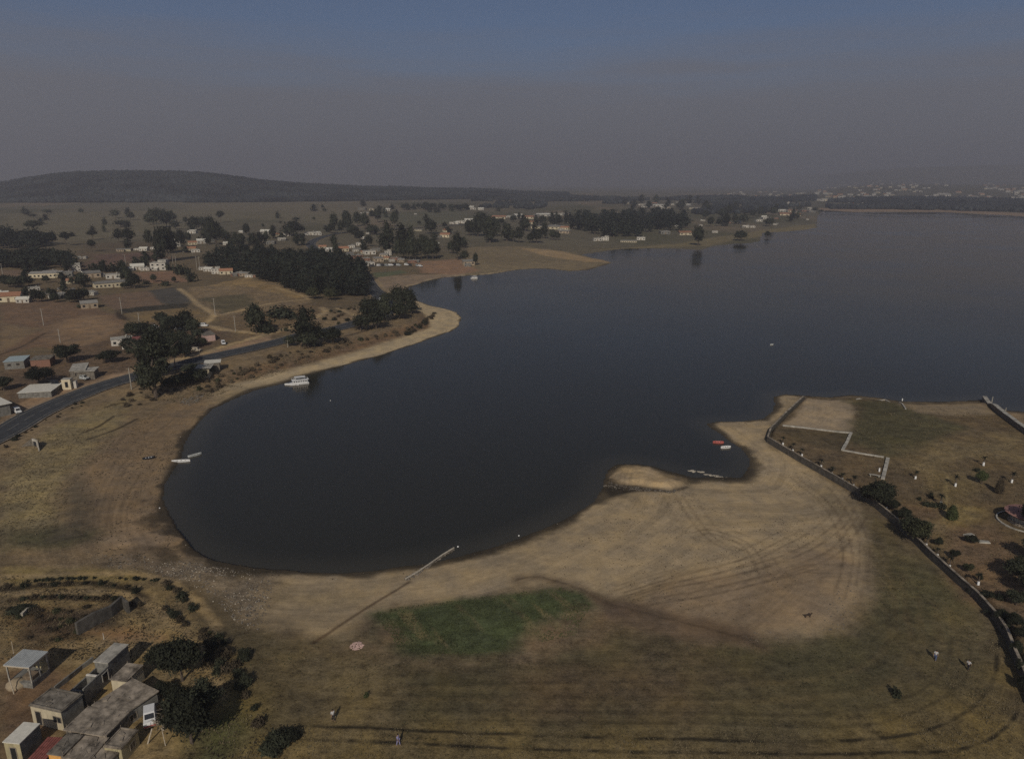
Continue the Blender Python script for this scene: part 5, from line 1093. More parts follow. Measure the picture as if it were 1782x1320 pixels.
# ---------------------------------------------------------------- boats and things on the water line
def rowboat(label, px, py, L, W, mat, turn=None, z=None, cat='boat', inner='wood', group=None, bench_n=3):
    p = at(px, py); zz = .0 if z is None else z + p[2]; root = tag(empty('rowing_boat', (p[0], p[1], zz), turn or 0), label, cat, group)
    n = 9; O, I = [], []
    for k in range(n):
        t = k / (n - 1) * 2 - 1; w = W / 2 * (1 - abs(t) ** 2.6) + .03; x = t * L / 2; s = .12 * t * t
        O += [(x, -w, .42 + s), (x, -w * .72, -.12 + s * .8), (x, w * .72, -.12 + s * .8), (x, w, .42 + s)]
        I += [(x * .97, -w * .88, .42 + s), (x * .95, -w * .6, .02 + s), (x * .95, w * .6, .02 + s), (x * .97, w * .88, .42 + s)]
    m = MB(); f = [(4 * k + i, 4 * k + 4 + i, 4 * k + 5 + i, 4 * k + 1 + i) for k in range(n - 1) for i in range(3)]
    rim = [(4 * k + j, 4 * k + 4 + j, 4 * n + 4 * k + 4 + j, 4 * n + 4 * k + j) for k in range(n - 1) for j in (0, 3)]
    m.add(O + I, f + [(a + 4 * n, d + 4 * n, c + 4 * n, b + 4 * n) for a, b, c, d in f] + rim); m.build('hull', mat, root)
    for k in range(bench_n):
        x = (k - (bench_n - 1) / 2) * L * .22; m = MB(); w = W / 2 * .8 * (1 - abs(2 * x / L) ** 2.6); m.box(x - .12, -w, .26, x + .12, w, .31); m.build('thwart', inner, root)
    return root
rowboat('long pale rowing boat lying at the muddy water line', 315, 803, 4.6, .95, 'paint_white', .12, 0)
rowboat('shorter grey-white rowing boat floating off the muddy shore', 339, 792.5, 3.6, .8, 'sheet_grey', .75, 0)
rowboat('red rowing boat in the small cove', 1250, 770.5, 3.0, 1.1, 'paint_red', -.1, 0)
rowboat('white rowing boat beside the red one in the small cove', 1263, 779, 2.9, 1.1, 'paint_white', .15, 0)
rowboat('small white boat alone far out on the open lake', 1343, 600, 1.7, .8, 'sheet_grey', .3, 0)
rowboat('dark-hulled boat pulled up on the brown mud, its stern white', 259, 798, 3.0, 1.2, 'paint_dark', .5, .02, inner='paint_white')
rowboat('slim white boat moored under the white excursion boat', 508, 669.5, 5.2, 1.0, 'paint_white', 0, 0)
def excursion_boat(px, py, label, s=1.0, name='excursion_boat'):
    p = at(px, py); root = tag(empty(name, (p[0], p[1], 0), face_cam(p) + .12), label, 'boat'); root.scale = (s, s, s * .78)
    m = MB(); n = 8; v = []
    for k in range(n):
        t = k / (n - 1); x = -4.2 + 8.4 * t; w = 1.55 if t > .3 else 1.55 * (t / .3) ** .6 + .1; v += [(x, -w, 1.0), (x, -w * .8, -.25), (x, w * .8, -.25), (x, w, 1.0)]
    f = [(4 * k + i, 4 * k + 4 + i, 4 * k + 4 + (i + 1) % 4, 4 * k + (i + 1) % 4) for k in range(n - 1) for i in range(4)]; m.add(v, f + [(3, 2, 1, 0), (4 * n - 4, 4 * n - 3, 4 * n - 2, 4 * n - 1)]); m.build('hull', 'paint_white', root)
    c = MB(); c.box(-2.6, -1.35, 1.003, 3.6, 1.35, 2.5); o = c.build('cabin', 'paint_white', root)
    for k in range(6):
        w = MB(); x = -2.3 + k * .98; w.box(x, -1.38, 1.55, x + .72, -1.34, 2.15); w.build('window', 'glass_dark', o)
    w = MB(); w.box(-2.63, -1.0, 1.55, -2.59, 1.0, 2.15); w.build('window', 'glass_dark', o)
    d = MB(); d.box(-2.9, -1.5, 2.503, 4.2, 1.5, 2.6); d.build('upper_deck', 'paint_white', root)
    for x in (-1.4, 2.4):
        for y in (-1.1, 1.1):
            r = MB(); r.tube((x, y, 2.6), (x, y, 4.1), .05, .05, 6); r.build('stanchion', 'paint_white', root)
    q = MB(); q.box(-1.7, -1.3, 4.103, 2.9, 1.3, 4.2); q.build('awning', 'paint_white', root)
    r = MB()
    for y in (-1.45, 1.45):
        for zz in (3.0, 3.4): r.tube((-2.8, y, zz), (4.1, y, zz), .03, .03, 5)
        for k in range(8): r.tube((-2.8 + k * .985, y, 2.6), (-2.8 + k * .985, y, 3.4), .03, .03, 5)
    r.build('railing', 'paint_white', root)
    return root
excursion_boat(520, 668, 'white double-decked excursion boat moored at the north-west beach', .82)
excursion_boat(825, 484.5, 'small white cabin boat moored by the far reddish shore', .62)
# floating litter line, water pipe
def floats(label, pts, r, seed, name='foam_line'):
    P = np.array([on_plane(x, y) for x, y in pts]); g = np.random.default_rng(seed); m = MB(); L = smooth_line(P, 10)
    for q in L:
        if g.uniform() < .85: m.blob((q[0] + g.normal() * .25, q[1] + g.normal() * .25, .04), (r * g.uniform(.6, 2.6), r * g.uniform(.5, 1), .10), int(g.integers(1e6)), 1, .2)
    tag(m.build(name, 'stone_pale'), label, 'foam', None, 'stuff')
floats('pale foam and litter floating near the sandbank', [(1200,819),(1212,820),(1224,821)], .28, 1)
floats('pale foam and litter along the cove edge', [(1226,825),(1240,827),(1256,830),(1268,832),(1288,833)], .28, 2)
def pipe():
    pts = [(790,955),(770,967),(746,984),(728,996),(706,1009)]; P = np.array([at(x, y)[:2] for x, y in pts]); root = tag(empty('water_pipe', (P[0][0], P[0][1], 0)), 'straight pale pipe on a stone ridge running from the sand into the dark water', 'pipe')
    Z = [max(H(*q), 0) + .30 for q in P]; m = MB(); o = P[0]
    for k in range(4): m.tube((P[k][0] - o[0], P[k][1] - o[1], Z[k]), (P[k+1][0] - o[0], P[k+1][1] - o[1], Z[k+1]), .16, .16, 8)
    m.build('pipe', 'stone_pale', root); s = MB(); g = np.random.default_rng(4)
    for k in range(4):
        for t in np.linspace(0, 1, 22):
            q = P[k] + (P[k+1] - P[k]) * t - o; q = q + g.normal(size=2) * (.10 if k < 2 else .28); s.blob((q[0], q[1], max(H(*(q + o)), -.1) + .05), (.26, .22, .2), int(g.integers(1e6)), 1, .25)
    s.build('stone_ridge', 'stone', root)
    m = MB(); m.blob((0, 0, 0), (.22, .22, .18), 3, 1, .1)
    q = on_plane(797, 951); tag(m.build('buoy', 'paint_white', None, (q[0], q[1], .05)), 'small pale buoy just beyond the end of the pipe', 'buoy')
    for (x, y), lab in [((575,697), 'tiny pale buoy off the white excursion boat'), ((903,932), 'tiny pale float near the south shore'), ((278,884), 'white bucket on the wet mud')]:
        a = at(x, y); m = MB(); m.lathe([(0, -.1), (.14, -.1), (.16, .12), (.08, .2), (0, .21)], 10); tag(m.build('buoy' if 'bucket' not in lab else 'bucket', 'paint_white', None, (a[0], a[1], max(a[2], 0))), lab, 'buoy' if 'bucket' not in lab else 'bucket')
pipe()
# ---------------------------------------------------------------- people and a dog on the field
def figure(px, py, label, shirt, legs, rz, walk=.18, arm=.12):
    p = at(px, py); root = tag(empty('person', p, rz), label, 'person')
    P = {'pel': (0, 0, .92), 'belly': (0, 0, 1.08), 'chest': (0, .02, 1.32), 'neck': (0, .02, 1.50), 'hd0': (0, .0, 1.58), 'hd1': (0, 0, 1.70)}
    bones = [('pel', 'belly'), ('belly', 'chest'), ('chest', 'neck'), ('neck', 'hd0'), ('hd0', 'hd1')]; rad = {'pel': .15, 'belly': .14, 'chest': .17, 'neck': .06, 'hd0': .095, 'hd1': .085}
    for s, k in ((-1, 'l'), (1, 'r')):
        P.update({k + 'hip': (s * .10, 0, .86), k + 'kn': (s * .11, -s * walk * .6 - .03, .47), k + 'an': (s * .11, -s * walk, .08), k + 'toe': (s * .12, -s * walk - .16, .04),
                  k + 'sh': (s * .19, .02, 1.42), k + 'el': (s * .25, s * arm + .02, 1.13), k + 'wr': (s * .24, s * arm * 1.2 - .08, .88), k + 'hand': (s * .24, s * arm * 1.2 - .11, .78)})
        bones += [('pel', k + 'hip'), (k + 'hip', k + 'kn'), (k + 'kn', k + 'an'), (k + 'an', k + 'toe'), ('chest', k + 'sh'), (k + 'sh', k + 'el'), (k + 'el', k + 'wr'), (k + 'wr', k + 'hand')]
        rad.update({k + 'hip': .105, k + 'kn': .065, k + 'an': .045, k + 'toe': .04, k + 'sh': .07, k + 'el': .05, k + 'wr': .035, k + 'hand': .03})
    def skin(name, keys, mat, grow, parent):
        ks = [k for k in P if k in keys]; ix = {k: i for i, k in enumerate(ks)}
        me = bpy.data.meshes.new(name); me.from_pydata([P[k] for k in ks], [(ix[a], ix[b]) for a, b in bones if a in ix and b in ix], []); me.materials.append(M[mat])
        o = bpy.data.objects.new(name, me); COL.objects.link(o); put(o, parent); md = o.modifiers.new('skin', 'SKIN'); md.use_smooth_shade = True
        for i, k in enumerate(ks): me.skin_vertices[0].data[i].radius = (rad[k] + grow, rad[k] + grow)
        me.skin_vertices[0].data[0].use_root = True; s = o.modifiers.new('sub', 'SUBSURF'); s.levels = s.render_levels = 1
    skin('body', list(P), 'skin', 0, root)
    skin('shirt', ['belly', 'pel', 'chest', 'lsh', 'rsh', 'lel', 'rel'], shirt, .02, root)
    skin('trousers', ['pel', 'lhip', 'rhip', 'lkn', 'rkn', 'lan', 'ran'], legs, .022, root)
    m = MB(); m.blob((0, .015, 1.70), (.105, .115, .10), 3, 2, .04); m.build('hair', 'hair', root)
figure(580, 1253, 'person in a white shirt and dark trousers standing in the dry field', 'cloth_white', 'cloth_dark', .6)
figure(693, 1296, 'person in lilac clothes walking along the lowest planting row', 'cloth_violet', 'cloth_violet', 1.2)
figure(1627, 1148, 'person in a pale top crossing the field below the park', 'cloth_white', 'cloth_blue', -.8)
figure(1684, 1165, 'person in white and dark clothes near the hedge of the wall', 'cloth_white', 'cloth_dark', 2.0)
def dog():
    p = at(1405, 1074); root = tag(empty('dog', p, .15), 'dark brown dog standing on the sand flat', 'dog')
    P = [(0, 0, .50), (.22, 0, .52), (.42, 0, .54), (.58, 0, .66), (.70, 0, .72), (.86, 0, .68), (-.22, 0, .52), (-.36, 0, .52), (-.62, 0, .66)]
    E = [(0, 1), (1, 2), (2, 3), (3, 4), (4, 5), (0, 6), (6, 7), (7, 8)]; r = [.13, .14, .15, .09, .10, .05, .12, .12, .03]
    for s in (-1, 1):
        n = len(P); P += [(.42, s * .09, .42), (.44, s * .09, .22), (.42, s * .09, .03), (-.34, s * .09, .42), (-.26, s * .09, .28), (-.42, s * .09, .16), (-.38, s * .09, .03)]; r += [.07, .04, .035, .08, .055, .035, .03]
        E += [(2, n), (n, n + 1), (n + 1, n + 2), (7, n + 3), (n + 3, n + 4), (n + 4, n + 5), (n + 5, n + 6)]
    me = bpy.data.meshes.new('body'); me.from_pydata(P, E, []); me.materials.append(M['fur_brown']); o = bpy.data.objects.new('body', me); COL.objects.link(o); put(o, root); o.modifiers.new('skin', 'SKIN')
    for i, q in enumerate(r): me.skin_vertices[0].data[i].radius = (q, q)
    me.skin_vertices[0].data[0].use_root = True; s = o.modifiers.new('sub', 'SUBSURF'); s.levels = s.render_levels = 1
    for s in (-1, 1):
        m = MB(); m.blob((.66, s * .08, .80), (.05, .03, .09), 2, 1, .1); m.build('ear', 'fur_brown', root)
dog()
# ---------------------------------------------------------------- the lake road
def ribbon(name, off0, off1, mat, dz, k0=0, k1=None, dash=None):
    P = ROAD[k0:k1]; Z = _rz[k0:k1]; Q, ZZ = [P[0]], [Z[0]]
    for i in range(len(P) - 1):
        n = max(1, int(np.linalg.norm(P[i + 1] - P[i]) / 4))
        for j in range(1, n + 1): Q.append(P[i] + (P[i + 1] - P[i]) * j / n); ZZ.append(Z[i] + (Z[i + 1] - Z[i]) * j / n)
    Q, ZZ = np.array(Q), np.array(ZZ); T = np.gradient(Q, axis=0); T /= np.linalg.norm(T, axis=1)[:, None] + 1e-9; N = np.stack([-T[:, 1], T[:, 0]], 1)
    v = []
    for q, n, z in zip(Q, N, ZZ): a, b = q + n * off0, q + n * off1; v += [(a[0], a[1], z + dz), (b[0], b[1], z + dz)]
    f = [(2 * i, 2 * i + 1, 2 * i + 3, 2 * i + 2) for i in range(len(Q) - 1) if dash is None or i % 3 != 0]
    o = mesh_from(name, v, f, M[mat]); o['kind'] = 'structure'; return o
ribbon('road', -4.9, 4.9, 'asphalt', 0.0)
ribbon('road_edge_line', 3.6, 3.75, 'line_paint', 0.008); ribbon('road_edge_line', -3.75, -3.6, 'line_paint', 0.008)
ribbon('road_centre_line', -.07, .07, 'line_paint', 0.008, dash=True)
ribbon('road_kerb', 4.92, 5.25, 'concrete', 0.05); ribbon('road_kerb', -5.25, -4.92, 'concrete', 0.05)
# ---------------------------------------------------------------- village houses: eight kinds, each with its parts, then copies
def proto_house(W, D, Hh, wall, roof, shape, wins, storeys=1):
    root = empty('house'); w = MB()
    if shape == 'gable':
        w.box(0, 0, -.8, W, D, Hh, top=False); rise = D * .22
        w.add([(0, 0, Hh), (0, D, Hh), (0, D / 2, Hh + rise), (W, 0, Hh), (W, D, Hh), (W, D / 2, Hh + rise)], [(0, 2, 1), (3, 4, 5)])
        r = MB(); o = .35; t = .12
        for s in (0, 1):
            y0 = -o if s == 0 else D + o; z0 = Hh - o * rise / (D / 2)
            r.add([(-o, y0, z0), (W + o, y0, z0), (W + o, D / 2, Hh + rise), (-o, D / 2, Hh + rise), (-o, y0, z0 + t), (W + o, y0, z0 + t), (W + o, D / 2, Hh + rise + t), (-o, D / 2, Hh + rise + t)], [(0, 1, 2, 3), (4, 5, 6, 7), (0, 1, 5, 4), (1, 2, 6, 5), (3, 0, 4, 7)])
    elif shape == 'shed':
        w.box(0, 0, -.8, W, D, Hh, top=False); rise = .8
        w.add([(0, 0, Hh), (0, D, Hh), (0, D, Hh + rise), (W, 0, Hh), (W, D, Hh), (W, D, Hh + rise)], [(0, 2, 1), (3, 4, 5), (1, 2, 5, 4)])
        r = MB(); o = .3; r.add([(-o, -o, Hh - .05), (W + o, -o, Hh - .05), (W + o, D + o, Hh + rise + .05), (-o, D + o, Hh + rise + .05), (-o, -o, Hh + .05), (W + o, -o, Hh + .05), (W + o, D + o, Hh + rise + .15), (-o, D + o, Hh + rise + .15)], [(0, 3, 2, 1), (4, 5, 6, 7), (0, 1, 5, 4), (1, 2, 6, 5), (2, 3, 7, 6), (3, 0, 4, 7)])
    else:
        w.box(0, 0, -.8, W, D, Hh, top=False); r = MB(); r.box(-.15, -.15, Hh, W + .15, D + .15, Hh + .18)
        if storeys == 2: r.box(W * .45, D * .3, Hh + .18, W - .2, D - .2, Hh + 2.1)
        else: r.tube((W * .75, D * .7, Hh + .18), (W * .75, D * .7, Hh + 1.2), .45, .42, 10)
    for q in w.v: pass
    off = (-W / 2, 0)
    for mb in (w, r): mb.v = [(x + off[0], y, z) for x, y, z in mb.v]
    w.build('wall', wall, root); r.build('roof', roof, root)
    for st in range(storeys):
        for k in range(wins):
            m = MB(); x = -W / 2 + (k + .5) * W / wins; z = st * 2.8
            if st == 0 and k == wins // 2: m.box(x - .5, -.05, 0, x + .5, .03, 2.1); m.build('door', 'wood', root)
            else: m.box(x - .6, -.05, z + .9, x + .6, .03, z + 2.05); m.build('window', 'glass_dark', root)
    return root, W
HP = {'white': (proto_house(9, 7, 3.0, 'plaster_white', 'concrete_pale', 'flat', 3), 'white flat-roofed house'), 'cream': (proto_house(10, 7, 3.0, 'plaster_cream', 'tile', 'gable', 3), 'cream house with a tiled gable roof'),
      'grey': (proto_house(9, 8, 3.2, 'block_grey', 'roof_grey', 'flat', 3), 'grey block house with a flat roof'), 'tall': (proto_house(9, 8, 5.9, 'plaster_white', 'concrete_pale', 'flat', 3, 2), 'white two-storey house'),
      'tan': (proto_house(8, 6, 2.8, 'plaster_tan', 'roof_grey', 'shed', 3), 'tan house with a sloping sheet roof'), 'brick': (proto_house(9, 7, 3.0, 'brick', 'roof_grey', 'flat', 3), 'unplastered brick house'),
      'long': (proto_house(20, 7, 3.2, 'plaster_cream', 'roof_grey', 'shed', 8), 'long low cream building'), 'pale': (proto_house(9, 7, 3.0, 'plaster_white', 'sheet_pale', 'gable', 3), 'white house with a pale sheet roof')}
USED = set()
def village(key, px, py, wpx, label=None, group=None, turn=None, hs=1.0, cat='house', place='', s=None):
    (o, W), desc = HP[key]
    if key in USED: o = copy_tree(o)
    USED.add(key)
    p = at(px, py); k = (wpx * .92 * mpp(p) / W) if s is None else s
    o.location = (p[0], p[1], p[2]); o.rotation_euler = (0, 0, face_cam(p) * .8 + (random.uniform(-.35, .35) if turn is None else turn)); o.scale = (k, max(k, .8), max(min(k, 1.15), .55) * hs)
    lab = label or (desc + ' ' + place)
    return tag(o, lab, cat, group or (None if label else f'{desc}s {place}'))
def hamlet(C, s, rows, place):
    for key, x, y, w in rows:
        q = C(x, y); village(key, q[0], q[1], w / s, place=place)
        if random.random() < .55: village(random.choice(['white', 'tan', 'grey', 'brick', 'pale', 'grey']), q[0] + random.uniform(-1, 1) * w / s * 1.3, q[1] + random.uniform(-2.2, 1.6), w / s * random.uniform(.45, .75), place=place)
hamlet(C1, 3.96, [('white', 70, 840, 90), ('tan', 345, 935, 60), ('grey', 400, 945, 80), ('white', 240, 895, 72), ('cream', 500, 845, 80), ('grey', 350, 790, 90), ('grey', 450, 800, 95), ('tan', 640, 805, 110), ('pale', 30, 930, 60), ('brick', 120, 830, 60), ('white', 610, 920, 60), ('tan', 430, 905, 60), ('grey', 700, 800, 60), ('white', 575, 800, 50), ('grey', 20, 835, 70)], 'of the western hamlet')
village('long', *C1(310, 806), 210 / 3.96, 'long tan-walled building at the back of the western hamlet'); village('long', *C1(770, 872), 220 / 3.96, 'long cream arcade with dark arches on the slope of the western hamlet'); village('tall', *C1(525, 762), 62 / 3.96, 'white tower-like house standing highest in the western hamlet', hs=1.1)
village('cream', *C1(60, 972), 150 / 3.96, 'long pale yellow house at the lower edge of the western hamlet'); village('pale', *C1(155, 978), 85 / 3.96, 'pale house beside the yellow one at the hamlet edge'); village('tan', *C1(620, 1016), 110 / 3.96, 'pale tumbledown house alone in the ploughed fields')
(_o := village('white', *C1(780, 812), 95 / 3.96, 'green-walled house behind the long cream arcade'))
hamlet(C1, 3.96, [('pale', 950, 752, 90), ('white', 1000, 756, 60), ('grey', 1130, 752, 50)], 'on the rise beyond the tan slope')
village('tall', *C1(1090, 752), 110 / 3.96, 'pale yellow two-storey house on the rise beyond the tan slope', hs=.8)
hamlet(C1, 3.96, [('white', 1400, 752, 60), ('pale', 1430, 762, 60), ('cream', 1560, 782, 92), ('white', 1640, 785, 40), ('tan', 1680, 795, 62), ('white', 1715, 803, 55), ('brick', 1620, 795, 60)], 'in front of the cedar grove')
village('tall', *C1(1490, 778), 62 / 3.96, 'white house with an upper floor in front of the cedar grove', hs=.9)
hamlet(C1, 3.96, [('white', 550, 674, 24), ('white', 582, 674, 24), ('long', 870, 622, 60), ('pale', 985, 620, 56), ('white', 1060, 610, 50), ('tall', 1210, 592, 70), ('white', 1195, 560, 50), ('cream', 1330, 578, 60), ('white', 1320, 500, 60), ('pale', 1395, 570, 70), ('cream', 1310, 625, 80), ('white', 1600, 560, 50), ('pale', 1560, 580, 50), ('white', 1350, 630, 60), ('grey', 1450, 560, 60), ('white', 1500, 500, 40), ('pale', 1660, 495, 30), ('white', 370, 632, 40), ('white', 1420, 540, 50)], 'of the far hamlet behind the grove')
hamlet(C2, 3.96, [('pale', 160, 425, 64), ('white', 310, 440, 60), ('white', 480, 432, 70), ('white', 525, 433, 60), ('grey', 200, 496, 60), ('cream', 260, 440, 50), ('white', 280, 470, 60)], 'behind the cedar grove along the road')
hamlet(C2, 3.96, [('cream', 560, 526, 55), ('pale', 610, 548, 62), ('cream', 705, 545, 80), ('tan', 715, 605, 82), ('white', 820, 505, 64), ('grey', 800, 545, 64), ('brick', 795, 598, 92), ('white', 890, 566, 84), ('tan', 980, 588, 64), ('brick', 1055, 606, 60), ('white', 885, 645, 80), ('tan', 640, 580, 60), ('white', 760, 520, 50), ('cream', 850, 560, 50), ('brick', 860, 610, 60), ('tan', 950, 615, 70), ('white', 640, 530, 40), ('grey', 930, 545, 60), ('grey', 750, 575, 60), ('pale', 680, 590, 50), ('white', 830, 455, 26), ('white', 870, 425, 26), ('cream', 1000, 600, 40), ('tan', 1100, 618, 50), ('brick', 1180, 625, 60)], 'of the lakeside village')
village('tall', *C2(1015, 572), 44 / 3.96, 'tall white house at the foot of the big eucalyptus in the lakeside village', hs=1.1)
hamlet(C2, 3.96, [('white', 860, 288, 60), ('long', 930, 262, 100), ('pale', 1000, 266, 52), ('white', 840, 290, 40), ('white', 1590, 256, 62), ('pale', 1650, 260, 42), ('white', 1200, 290, 20)], 'on the far hazy plain')
hamlet(C2, 3.96, [('long', 1215, 404, 62), ('cream', 1400, 448, 72), ('white', 1510, 350, 62), ('pale', 1570, 342, 64), ('cream', 1420, 412, 56), ('tan', 1570, 640, 84), ('white', 1720, 330, 34), ('pale', 1350, 500, 30), ('white', 1450, 355, 40), ('grey', 1560, 650, 50)], 'on the shore between village and peninsula')
hamlet(C3, 3.96, [('cream', 150, 358, 100), ('white', 215, 352, 84), ('cream', 350, 358, 90), ('pale', 460, 342, 100), ('white', 565, 335, 84), ('cream', 600, 436, 64), ('tan', 600, 460, 74), ('white', 870, 370, 52), ('white', 832, 512, 60), ('tan', 930, 476, 64), ('white', 1130, 506, 62), ('grey', 1300, 466, 72), ('white', 1560, 375, 26), ('pale', 1380, 418, 32), ('white', 1640, 456, 42), ('cream', 90, 362, 40), ('white', 530, 420, 60), ('cream', 370, 395, 60), ('white', 95, 370, 26), ('pale', 290, 345, 60), ('tan', 410, 350, 50)], 'on the wooded peninsula')
village('long', *C3(480, 430), 240 / 3.96, 'longest cream building on the wooded peninsula'); village('tall', *C3(882, 510), 56 / 3.96, 'white cube house on the peninsula lawn', hs=.7); village('long', *C3(1045, 522), 120 / 3.96, 'low white building at the peninsula waterside', hs=.6); village('cream', *C3(1440, 472), 92 / 3.96, 'bright cream house near the dark waterside tree of the peninsula')
hamlet(C3, 3.96, [('long', 960, 254, 190), ('white', 1130, 266, 84), ('white', 1185, 262, 52), ('pale', 1250, 274, 84), ('white', 1335, 264, 52), ('pale', 1450, 270, 40), ('long', 1500, 294, 84), ('pale', 1600, 298, 62), ('white', 1545, 408, 24), ('white', 1090, 260, 50), ('pale', 1290, 290, 50), ('white', 1390, 250, 30), ('white', 1160, 280, 60), ('cream', 1220, 260, 40)], 'beyond the peninsula wood')
hamlet(C4, 3.35, [('white', 285, 308, 54), ('cream', 400, 284, 84), ('cream', 450, 286, 62), ('brick', 515, 262, 60), ('white', 550, 252, 40), ('white', 200, 356, 34), ('pale', 110, 332, 36), ('pale', 95, 180, 32), ('long', 480, 157, 60), ('tall', 408, 216, 14), ('white', 240, 320, 40), ('white', 330, 340, 24), ('pale', 370, 262, 50), ('cream', 430, 265, 50), ('white', 20, 330, 30), ('white', 160, 355, 40), ('pale', 265, 300, 30), ('white', 520, 310, 16)], 'at the tip of the peninsula')
# roadside buildings
village('white', 213, 601, 36, 'white-roofed house behind the spreading dark tree', turn=.1); village('white', 222, 607, 18, 'small white annexe below the white-roofed house', turn=.1)
flat_house('shed', 'shed with a faded red roof beside the white-roofed house', (230,594), (258,591), (236,586), 2.6, 'brick', 'sheet_red', cat='shed')
flat_house('shed', 'long low shed with a flat pale roof beside the road', (31,684), (80,685), (34,671), 1.5, 'block_grey', 'sheet_pale', over=.25, thick=.1, cat='shed')
flat_house('shed', 'big slanted pale roof at the roadside bend', (-16,708), (10,700), (-10,690), 3.2, 'block_grey', 'sheet_pale', cat='shed', over=.6)
flat_house('shed', 'pale blue sheet-roofed stable by the ploughed field', (6,630), (40,628), (14,621), 2.6, 'block_grey', 'sheet_blue', cat='shed', openings=[('f', .15, .9, 1.2, 1.0, 'window'), ('f', .6, .9, 1.2, 1.0, 'window')])
flat_house('house', 'low dark house with reddish walls next to the blue-roofed stable', (52,627), (84,626), (55,620), 2.4, 'brick', 'concrete_dark')
flat_house('house', 'house with a tan slab roof among the roadside plots', (121,646), (148,643), (134,633), 2.8, 'concrete_dark', 'concrete_pale', openings=[('f', .3, .9, 1.4, 1.1, 'window')])
flat_house('shed', 'thin pale roof of the open stall by the tan slab-roofed house', (132,647), (162,646), (136,641), 2.5, 'concrete_dark', 'concrete_pale', cat='shed', over=.4)
flat_house('house', 'small white cube house at the roadside', (106,661), (120,661), (108,658), 2.7, 'plaster_cream', 'concrete_pale', over=.05, openings=[('f', .35, .0, 1.0, 2.0, 'door')])
flat_house('kiosk', 'tiny white kiosk beside the small white cube house', (126,664), (131,664), (127,662), 1.8, 'plaster_white', 'concrete_pale', cat='kiosk', over=.05)
flat_house('shop', 'tan roadside shop with an overhanging white roof', (344,641), (363,640), (349,635), 3.0, 'plaster_cream', 'concrete_pale', cat='shop', over=.9, thick=.12, openings=[('f', .3, .0, 2.0, 2.0, 'door')])
flat_house('shop', 'roadside shelter with a long pale roof beside the tan shop', (357,632), (381,629), (364,627), 3.0, 'concrete_dark', 'sheet_pale', cat='shop', over=.5, thick=.1)
flat_house('house', 'brownish house with a pale fence in the scrapyard', (318,592), (336,590), (322,585), 2.6, 'plaster_tan', 'roof_grey'); flat_house('house', 'dark violet-roofed house of the scrapyard', (354,584), (372,581), (358,577), 2.6, 'plaster_pink', 'concrete_dark')
for (x, y), c, lab, t in [((270,571), 'paint_white', 'white car parked among the trees of the scrapyard', .8), ((267,577), 'paint_white', 'white car behind the first one in the scrapyard', .2), ((310,574), 'paint_white', 'white car at the far fence of the scrapyard', .5), ((355,568), 'paint_white', 'white car on the bright track above the scrapyard', 1.2), ((293,596), 'paint_white', 'white car in the shade inside the scrapyard', .3),
                       ((304,600), 'sheet_grey', 'silver car in the shade by the scrapyard gate', 1.3), ((389,599), 'paint_white', 'white delivery car by the dirt strip of the road', .1), ((342,611), 'wood_pale', 'sand-coloured car on the dirt strip', 1.0), ((31,718), 'paint_white', 'white car on the verge near the slanted roof', .2), ((101,674), 'paint_dark', 'dark car parked by the small white cube house', 1.1), ((97,670), 'paint_dark', 'dark car parked behind another one at the roadside', .6), ((662,523), 'paint_white', 'white car on the road round the point', -.5), ((146,660), 'sheet_grey', 'grey car in the roadside yard', .7)]:
    van(x, y, lab, c, 'car', t, 'car', .85)
for k, (x, y) in enumerate([(950,646),(975,645),(1000,646),(1030,644),(1060,640),(1085,644),(1140,641),(1165,643),(1210,648),(1235,650),(905,650)]):
    q = C2(x, y); van(q[0], q[1], 'car parked in the row along the village waterfront', ['paint_white', 'paint_dark', 'sheet_grey'][k % 3], 'car', random.uniform(0, 3), 'car', .95)['group'] = 'cars along the village waterfront'
# far town: small houses on the hazy slope
def tiny_house(wall, roof, seed):
    m = MB(); m.box(-4.5, 0, -1.5, 4.5, 7, 3.2, 0); m.add([(-5, -.4, 3.1), (5, -.4, 3.1), (5, 3.5, 4.6), (-5, 3.5, 4.6), (5, 7.4, 3.1), (-5, 7.4, 3.1)], [(0, 1, 2, 3), (3, 2, 4, 5)], 1)
    for x in (-3, 0, 3): m.box(x - .6, -.06, .9 if x else 0, x + .6, .02, 2.1, 2)
    return m.mesh('town_house', [wall, roof, 'glass_dark'])
TH = [tiny_house('plaster_white', 'concrete_pale', 1), tiny_house('plaster_cream', 'roof_grey', 2), tiny_house('plaster_tan', 'tile', 3), tiny_house('plaster_white', 'roof_grey', 4)]
g_ = np.random.default_rng(99); n_ = 0
while n_ < 250:
    px, py = g_.uniform(1425, 1800), g_.uniform(319, 350) if n_ % 3 else g_.uniform(328, 357)
    if vnoise(np.array([px / 34.0]), np.array([py / 7.0]), 5)[0] < .30: continue
    p = at(px, py)
    o = bpy.data.objects.new('town_house', TH[g_.integers(4)]); COL.objects.link(o); s = g_.uniform(1.0, 2.1); o.location = p; o.rotation_euler = (0, 0, face_cam(p) + g_.uniform(-.5, .5)); o.scale = (s, s * .8, s * .9)
    tag(o, 'pale small house of the hazy town on the slope above the far shore', 'house', 'houses of the hazy town'); n_ += 1
for k in range(46):
    px, py = g_.uniform(1260, 1430), g_.uniform(334, 346); p = at(px, py); o = bpy.data.objects.new('town_house', TH[g_.integers(4)]); COL.objects.link(o); s = g_.uniform(1.0, 1.8); o.location = p; o.rotation_euler = (0, 0, face_cam(p)); o.scale = (s, s * .8, s * .9)
    tag(o, 'pale small house scattered on the hazy plain before the town', 'house', 'houses scattered before the town')
